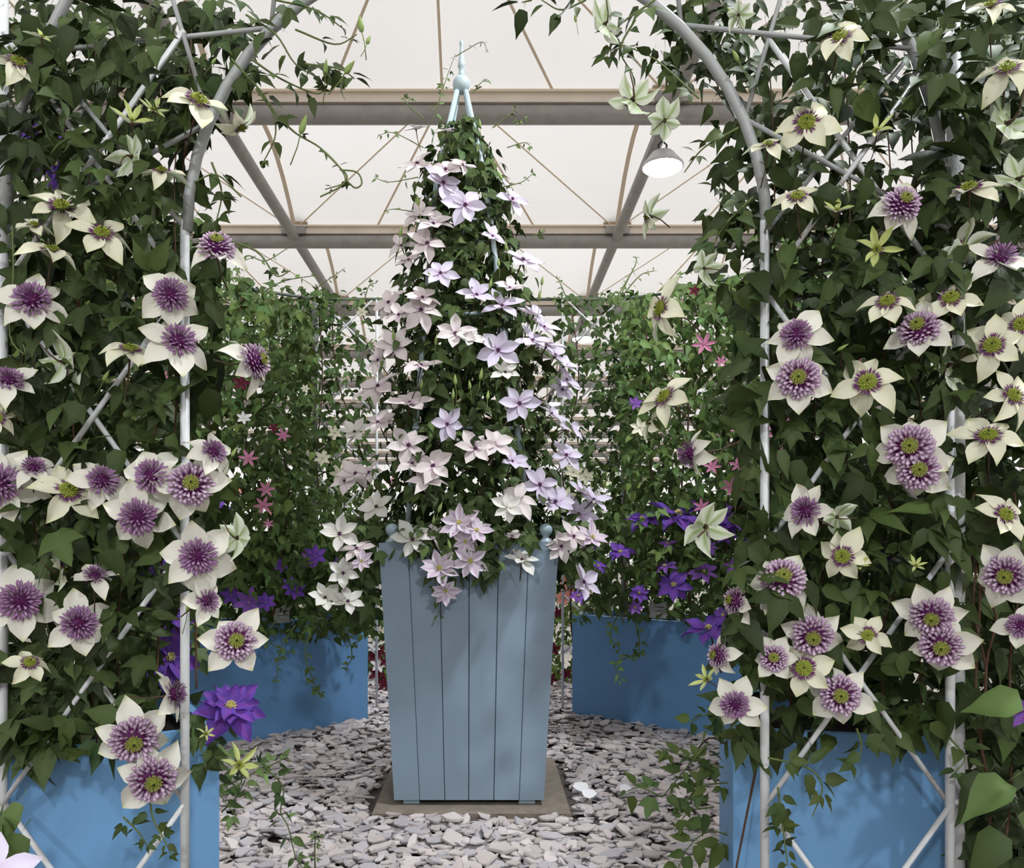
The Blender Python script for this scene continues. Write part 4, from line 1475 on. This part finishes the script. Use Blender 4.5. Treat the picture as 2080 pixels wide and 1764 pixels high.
P7 = Plant('lavender_clematis', 'lavender-white clematis with striped petals and yellow centres spilling over the planter rim', (PX, 2.98, ZT - 0.02))
P7.poly([(840, 1090), (1010, 1090), (990, 1180), (880, 1190)], (2.80, 2.88), 26, 0.05)
P7.spray(pxs([(880, 1130), (885, 1200), (895, 1260)], 2.83), 0.035, 4)
P7.vine([at(930, 1095, 2.95), at(925, 1120, 2.86), at(905, 1150, 2.83), at(890, 1200, 2.83)], 0.003)
for a in ((892, 1155, 84, 'S', 25, 0), (955, 1140, 80, 'S', 12, 5), (933, 1062, 82, 'S', 20, -10), (968, 1078, 70, 'S', 40, 20), (945, 1100, 60, 'S', -20, 0), (1203, 1092, 70, 'S', 40, 40), (905, 1200, 60, 'S', -20, 0), (735, 1140, 50, 'S', 20, -20)):
    flower(P7, *a, Y=2.79)
P7.finish()

# ---- rear plants
P8 = Plant('pink_clematis', 'small pink clematis climbing thickly above the box with hanging shoots', (-1.2, 4.2, 0.55), kinds=SMALL, tint=(1.05, 1.1, 0.9))
P8.poly([(370, 560), (470, 545), (560, 600), (630, 640), (640, 900), (620, 1200), (380, 1220)], (3.55, 4.3), 2600, 0.058)
P8.poly([(560, 980), (760, 990), (760, 1290), (620, 1300), (480, 1270), (560, 1150)], (3.9, 4.4), 620, 0.055)
P8.poly([(-20, 420), (400, 440), (400, 1260), (-20, 1250)], (2.5, 3.4), 1500, 0.066, shade=0.3)
for pts, sz, n in (([(640, 1260), (620, 1330), (640, 1390), (650, 1410)], 0.045, 8), ([(600, 1270), (570, 1320), (560, 1390)], 0.04, 6), ([(700, 1260), (715, 1330), (700, 1360)], 0.04, 5), ([(560, 1260), (540, 1300), (600, 1330)], 0.045, 6), ([(480, 560), (500, 520), (540, 530), (590, 500)], 0.03, 6), ([(540, 590), (580, 570), (640, 560)], 0.04, 7)):
    P8.spray(pxs(pts, 3.8), sz, n, 0.004, 1.4)
for x0, y0, x1, y1 in ((500, 1250, 480, 600), (560, 1250, 600, 640), (430, 1250, 420, 600)):
    P8.vine([at(x0 + (x1 - x0) * j / 5 + rng.normal(0, 8), y0 + (y1 - y0) * j / 5, 3.9) for j in range(6)], 0.006)
for x, y, d, k in ((330, 770, 50, 'pink'), (265, 805, 36, 'pink'), (505, 932, 38, 'pink'), (535, 1028, 38, 'pink'), (540, 995, 36, 'pink'), (575, 885, 30, 'pink'), (545, 1065, 22, 'pink'), (320, 920, 40, 'pink'), (300, 1000, 40, 'pink'), (245, 620, 30, 'pink'), (250, 660, 30, 'pink'),
                   (490, 780, 34, 'crim'), (555, 870, 22, 'crim'), (395, 590, 30, 'crim'), (440, 550, 26, 'crim'), (495, 850, 28, 'white'), (680, 880, 30, 'cream'), (655, 932, 34, 'cream'), (690, 965, 40, 'cream'), (620, 790, 18, 'cream'), (735, 635, 24, 'cream')):
    small_flower(P8, x, y, d, k, Y=3.45 if x > 400 else 2.45)
P8.finish()

P9 = Plant('purple_clematis', 'purple clematis mound filling the box with hanging shoots', (-1.05, 4.1, 0.55), kinds=SMALL, tint=(1.1, 1.2, 1.0))
P9.poly([(430, 1100), (640, 1060), (740, 1130), (760, 1260), (600, 1285), (430, 1275)], (3.7, 4.2), 800, 0.06)
P9.poly([(440, 1250), (745, 1250), (740, 1290), (440, 1295)], (3.9, 3.98), 0, 0.06)
for x, y, d in ((505, 1225, 60), (470, 1210, 44), (640, 1130, 46), (600, 1200, 42), (540, 1225, 40), (625, 1140, 36), (570, 1150, 30), (690, 1150, 40), (590, 1190, 34), (455, 1150, 40)):
    small_flower(P9, x, y, d, 'mauve' if x % 2 else 'violet', 20, 0, Y=3.6)
P9.finish()

P10 = Plant('pink_clematis', 'bright pink clematis climbing thickly above the box with the white card', (1.2, 4.1, 0.55), kinds=SMALL, tint=(1.15, 1.25, 1.0))
P10.poly([(1270, 610), (1400, 575), (1580, 540), (1600, 1200), (1300, 1180), (1260, 900)], (3.6, 4.4), 2700, 0.062)
P10.poly([(1540, 440), (2000, 420), (2000, 1300), (1540, 1280)], (2.5, 3.5), 1700, 0.068, shade=0.3)
for pts, sz, n in (([(1265, 600), (1300, 560), (1330, 550)], 0.035, 6), ([(1340, 590), (1380, 560), (1430, 540), (1460, 560)], 0.04, 8), ([(1250, 610), (1290, 540), (1290, 520)], 0.03, 4)):
    P10.spray(pxs(pts, 4.2), sz, n, 0.004, 1.4)
for x0, y0, x1, y1 in ((1480, 1200, 1490, 620), (1400, 1230, 1380, 620), (1330, 1200, 1310, 640)):
    P10.vine([at(x0 + (x1 - x0) * j / 5 + rng.normal(0, 8), y0 + (y1 - y0) * j / 5, 3.9) for j in range(6)], 0.006)
for x, y, d, k, Y in ((1430, 700, 48, 'pink', 3.5), (1497, 825, 28, 'pink', 3.5), (1515, 865, 60, 'pink', 3.4), (1580, 880, 60, 'pink', 2.4), (1570, 920, 44, 'pink', 2.4), (1600, 850, 44, 'pink', 2.4), (1447, 948, 36, 'pink', 3.5), (1500, 945, 36, 'pink', 3.5), (1485, 990, 40, 'pink', 3.5), (1510, 995, 36, 'pink', 3.5),
                      (1597, 992, 44, 'pink', 2.4), (1425, 1030, 34, 'pink', 3.5), (1410, 592, 24, 'crim', 3.6), (1500, 1030, 26, 'crim', 3.5), (1740, 745, 44, 'pink', 2.4), (1560, 905, 40, 'pink', 2.4), (1465, 735, 26, 'pink', 3.5), (1640, 930, 40, 'pink', 2.4), (1290, 820, 30, 'mauve', 3.6), (1300, 870, 40, 'cream', 3.6)):
    small_flower(P10, x, y, d, k, Y=Y)
P10.finish()

P11 = Plant('violet_clematis', 'deep violet clematis mound filling the box with the white card', (1.0, 4.15, 0.55), kinds=SMALL, tint=(1.15, 1.2, 1.05))
P11.poly([(1160, 1070), (1280, 1020), (1480, 1010), (1530, 1060), (1530, 1270), (1420, 1265), (1180, 1240)], (3.75, 4.5), 1250, 0.062)
for pts, sz, n in (([(1260, 1240), (1240, 1290), (1260, 1320)], 0.05, 6), ([(1290, 1330), (1250, 1350), (1265, 1385)], 0.05, 6), ([(1190, 1240), (1175, 1262)], 0.055, 3), ([(1290, 1260), (1300, 1310), (1290, 1340)], 0.05, 4)):
    P11.spray(pxs(pts, 3.85), sz, n, 0.004, 1.3)
for a in ((1378, 1045, 120, 'V', 66, 0), (1305, 1055, 76, 'V', 62, -20), (1350, 1150, 50, 'M', 55, -20), (1428, 1162, 66, 'M', 45, 10), (1368, 1188, 72, 'V', 20, 0), (1490, 1055, 80, 'V', 40, 20), (1180, 1115, 56, 'V', 40, 0), (1260, 1122, 60, 'V', 50, 0), (1475, 1080, 60, 'V', 20, 0), (1298, 1205, 46, 'V', 30, 0), (1530, 1090, 60, 'V', 30, 0), (1355, 1105, 40, 'M', 60, 0), (1440, 1110, 40, 'M', 40, 0), (1490, 1150, 44, 'M', 50, 0), (1290, 1235, 36, 'M', 30, 0), (1175, 1210, 40, 'M', 30, 0), (1215, 1150, 40, 'V', 50, 20)):
    flower(P11, *a, Y=3.66)
P11.finish()

P12 = Plant('trellis_clematis', 'thin leafy clematis on the rear trellis post nearer the hanging shoots', (-0.95, 4.75, 0.0), kinds=SMALL, tint=(0.9, 1.0, 0.85))
P12.poly([(480, 575), (740, 590), (765, 700), (745, 1100), (640, 1200), (560, 1150)], (4.45, 5.0), 1150, 0.056)
P12.poly([(600, 600), (690, 600), (690, 1200), (600, 1200)], (4.6, 4.95), 500, 0.054)
for pts, sz, n in (([(480, 600), (560, 610), (640, 605), (720, 610), (770, 605)], 0.045, 12), ([(640, 600), (650, 580), (680, 560), (700, 545)], 0.035, 5), ([(740, 610), (750, 580), (765, 575)], 0.035, 4), ([(490, 570), (480, 540), (520, 520)], 0.03, 4)):
    P12.spray(pxs(pts, 4.7), sz, n, 0.004, 1.2)
for x, s in ((640, 6), (652, -8), (700, 20)):
    P12.vine([at(x + rng.normal(0, abs(s)), 1420 - 160 * j, 4.72) for j in range(6)], 0.006)
P12.finish()

P13 = Plant('trellis_clematis', 'thin leafy clematis on the rear trellis post nearer the white card', (0.82, 4.75, 0.0), kinds=SMALL, tint=(0.9, 1.0, 0.85))
P13.poly([(1130, 600), (1290, 590), (1330, 620), (1330, 1080), (1180, 1100), (1130, 900)], (4.45, 5.0), 1000, 0.056)
P13.poly([(1240, 600), (1310, 600), (1310, 1100), (1240, 1100)], (4.6, 4.95), 330, 0.054)
for pts, sz, n in (([(1110, 605), (1180, 610), (1260, 605), (1320, 600)], 0.045, 9), ([(1150, 605), (1140, 580), (1130, 560)], 0.03, 4), ([(1260, 605), (1270, 580), (1280, 560)], 0.035, 4)):
    P13.spray(pxs(pts, 4.7), sz, n, 0.004, 1.2)
for x, s in ((1268, 6), (1280, -8), (1160, 20)):
    P13.vine([at(x + rng.normal(0, abs(s)), 1420 - 160 * j, 4.72) for j in range(6)], 0.006)
for x, y, d in ((1290, 965, 46), (1310, 985, 36), (1165, 960, 40), (1190, 970, 36), (1150, 1010, 40)):
    small_flower(P13, x, y, d, 'cream', Y=4.4)
P13.finish()

# ---- beyond the pergola
P14 = Plant('flowering_shrub', 'leafy plant with dark red and white flowers, seen low between box and tapered planter', (-0.75, 5.9, 0.0), kinds=SMALL, tint=(0.9, 1.0, 0.8))
P14.poly([(690, 1200), (830, 1200), (840, 1412), (690, 1412)], (5.5, 6.0), 420, 0.07)
P14.poly([(560, 960), (780, 960), (820, 1260), (560, 1260)], (5.6, 6.6), 520, 0.075)
for x, y, d, k in ((760, 1315, 26, 'white'), (770, 1350, 34, 'white'), (755, 1380, 30, 'white'), (770, 1325, 30, 'crim'), (765, 1370, 34, 'crim'), (780, 1390, 30, 'crim'), (760, 1290, 24, 'cream'), (770, 1240, 30, 'cream'), (755, 1335, 24, 'crim'), (782, 1345, 24, 'crim'),
                   (655, 1078, 22, 'coral'), (700, 1082, 26, 'coral'), (712, 1092, 26, 'coral'), (700, 1105, 22, 'coral'), (655, 1105, 18, 'coral'), (745, 1010, 30, 'cream'), (700, 950, 28, 'cream'), (680, 1000, 24, 'white')):
    small_flower(P14, x, y, d, k, 15, Y=5.35)
P14.finish(120)

P15 = Plant('flowering_shrub', 'feathery green plant with dark red flowers, in the gap beside the box with the card', (0.6, 6.0, 0.0), kinds=SMALL, tint=(1.3, 1.35, 0.8))
P15.poly([(1110, 1230), (1200, 1230), (1200, 1405), (1110, 1405)], (5.6, 6.0), 320, 0.055)
P15.poly([(1130, 940), (1330, 940), (1330, 1110), (1130, 1120)], (5.8, 6.8), 420, 0.07)
for x, y, d, k in ((1133, 1245, 24, 'crim'), (1125, 1320, 28, 'crim'), (1150, 1370, 24, 'crim'), (1120, 1380, 26, 'crim'), (1140, 1400, 24, 'white'), (1155, 1320, 22, 'white'), (1170, 1165, 40, 'coral'), (1160, 1195, 44, 'coral'), (1150, 1180, 36, 'coral'), (1145, 1215, 36, 'coral'), (1172, 1205, 36, 'coral'), (1180, 940, 30, 'white'), (1220, 960, 26, 'white'), (1240, 975, 30, 'cream'), (1210, 1000, 28, 'white')):
    small_flower(P15, x, y, d, k, 15, Y=5.5)
P15.finish(120)

P16 = Plant('flowering_shrub', 'low far-off border of pale flowers seen through the rear trellis', (0.0, 10.5, 0.0), kinds=SMALL, tint=(0.9, 1.0, 0.8))
pp = np.stack([rng.uniform(-5, 5.5, 2600), rng.uniform(9.5, 11.5, 2600), rng.random(2600) ** 1.3 * 1.75], 1)
P16.scatter(pp, 0.12)
for k in range(70):
    x, z = rng.uniform(-3, 2.6), rng.uniform(0.4, 1.8)
    small_flower(P16, CX + x / 9.6 * F, CY + (1 - z) / 9.6 * F, 22, ('white', 'cream', 'coral', 'pink')[k % 4], 10, Y=9.4)
P16.finish(40)

# hanging violet blossoms high on the streaked-box side, further in
P17 = Plant('violet_clematis', 'violet blossoms hanging high among dark leaves at the upper corner', (-1.25, 2.05, 0.0))
for a in ((85, 270, 90, 'V', -20, 20), (110, 330, 84, 'V', -10, 0), (75, 320, 80, 'V', -30, -20), (125, 375, 60, 'V', 0, 0)):
    flower(P17, *a, Y=2.0)
P17.poly([(40, 230), (170, 230), (170, 420), (40, 420)], (2.02, 2.2), 26, 0.07)
P17.vine([at(95, 1600, 2.1), at(85, 1200, 2.12), at(100, 800, 2.08), at(90, 260, 2.06)], 0.004)
P17.finish()

P18 = Plant('pale_clematis', 'single large pale pink clematis flower low at the very corner, before the streaked box', (-0.85, 1.2, 0.0))
P18.vine([(-0.87, 1.2, 0.0), (-0.86, 1.2, 0.2), (-0.84, 1.2, 0.38), (-0.82, 1.17, 0.52)], 0.003)
P18.poly([(-20, 1600), (60, 1640), (60, 1764), (-20, 1764)], (1.22, 1.3), 6, 0.06)
flower(P18, -22, 1780, 170, 'L', 45, 25, Y=1.12)
P18.finish()

# low shoots on the slate
P19 = Plant('young_shoot', 'young clematis shoot with fresh leaves lying over the slate beside the streaked box', (-0.5, 2.2, 0.0), kinds=SMALL)
for pts, sz, n in (([(450, 1600), (540, 1560), (580, 1540)], 0.05, 6), ([(540, 1560), (575, 1600), (570, 1650), (585, 1680), (600, 1740), (615, 1764)], 0.05, 7), ([(450, 1650), (480, 1620), (500, 1580)], 0.06, 4), ([(640, 1764), (640, 1710), (650, 1690)], 0.025, 4)):
    P19.spray(pxs(pts, 2.2), sz, n, 0.0025, 1.5)
P19.finish()

# ------------------------------------------------------------------ small things
def card(px, py, w, h, Y, lean, label):
    p = at(px, py, Y)
    t = thing('name_card', label, 'card', tuple(p))
    W_, H_ = w * Y / F / 2, h * Y / F / 2
    m_ = MB()
    c_, s_ = math.cos(lean), math.sin(lean)
    rot = lambda x, z: (p[0] + x * c_ - z * s_, p[2] + x * s_ + z * c_)
    out = [(-W_, -H_ * .85), (-W_ * .85, -H_), (W_ * .85, -H_), (W_, -H_ * .85), (W_, H_ * .85), (W_ * .85, H_), (-W_ * .85, H_), (-W_, H_ * .85)]
    v_ = [(rot(x, z)[0], p[1] - 0.002, rot(x, z)[1]) for x, z in out] + [(rot(x, z)[0], p[1] + 0.002, rot(x, z)[1]) for x, z in out]
    m_.add(v_, [tuple(range(8)), tuple(range(15, 7, -1))] + [(i, i + 8, (i + 1) % 8 + 8, (i + 1) % 8) for i in range(8)])
    m_.build('card_face', M['card'], t, tuple(p), smooth=False)
    m_ = MB()
    m_.tube([(p[0], p[1] + 0.004, p[2]), (p[0], p[1] + 0.05, p[2] - H_), (p[0], p[1] + 0.05, p[2] - H_ - 0.12)], 0.003, 6)
    m_.build('stake', M['white_metal'], t, tuple(p))
    r_ = np.random.default_rng(int(px))
    m_ = MB()
    for ln, z0 in enumerate((0.25, -0.2)):
        x = -W_ * 0.5
        while x < W_ * 0.5:
            ww = W_ * r_.uniform(0.07, 0.13)
            hh = H_ * r_.uniform(0.06, 0.16)
            a_, b_ = rot(x, z0 * H_), rot(x + ww, z0 * H_ + hh)
            m_.box((a_[0], p[1] - 0.0032, a_[1]), (b_[0], p[1] - 0.0021, b_[1]))
            x += ww * 1.5
    o = m_.build('printed_name', M['ink'], t, tuple(p), smooth=False)
    o['kind'] = 'stuff'


card(573, 1248, 36, 36, 4.085, 0.12, 'small white name card in leaves above the box with hanging shoots')
card(1338, 1239, 40, 34, 4.24, -0.08, 'small white name card at the rim of the box past the obelisk')

m = MB()
p = at(1908, 306, 1.46)
m.box((p[0] - 0.012, p[1], p[2] - 0.014), (p[0] + 0.012, p[1] + 0.012, p[2] + 0.014))
o = m.build('cable_clip', M['clip'], None, tuple(p), smooth=False)
bv = o.modifiers.new('bevel', 'BEVEL')
bv.width = 0.002
tag(o, 'small grey square plastic clip among dark leaves high beside the thick pole', 'clip')

for i, (px, py, w, h, lab) in enumerate(((1180, 1602, 32, 14, 'curved white scrap on the slate nearest the slab'), (1196, 1616, 30, 12, 'oblong white scrap on the slate just in front of the curved one'), (1270, 1606, 24, 14, 'white scrap on the slate beneath the low green shoot'))):
    Y = (1.0 - 0.045) * F / (py - CY)
    p = at(px, py, Y)
    W_ = w * Y / F / 2
    m = MB()
    n = 8
    v_ = []
    for k in range(n):
        a = 2 * math.pi * k / n
        q = 1.0 + 0.15 * math.sin(k * 2.3 + i)
        v_.append((p[0] + W_ * q * math.cos(a), p[1] + W_ * 0.7 * q * math.sin(a), p[2] + 0.012 * math.sin(a) + 0.008))
    v_ += [(x, y, z - 0.003) for x, y, z in v_]
    m.add(v_, [tuple(range(n)), tuple(range(2 * n - 1, n - 1, -1))] + [(k, k + n, (k + 1) % n + n, (k + 1) % n) for k in range(n)])
    tag(m.build('paper_scrap', M['white'], None, tuple(p), smooth=False), lab, 'scrap', 'white scraps on the slate')
for o in bpy.data.objects:
    if '_w' in o:
        del o['_w']
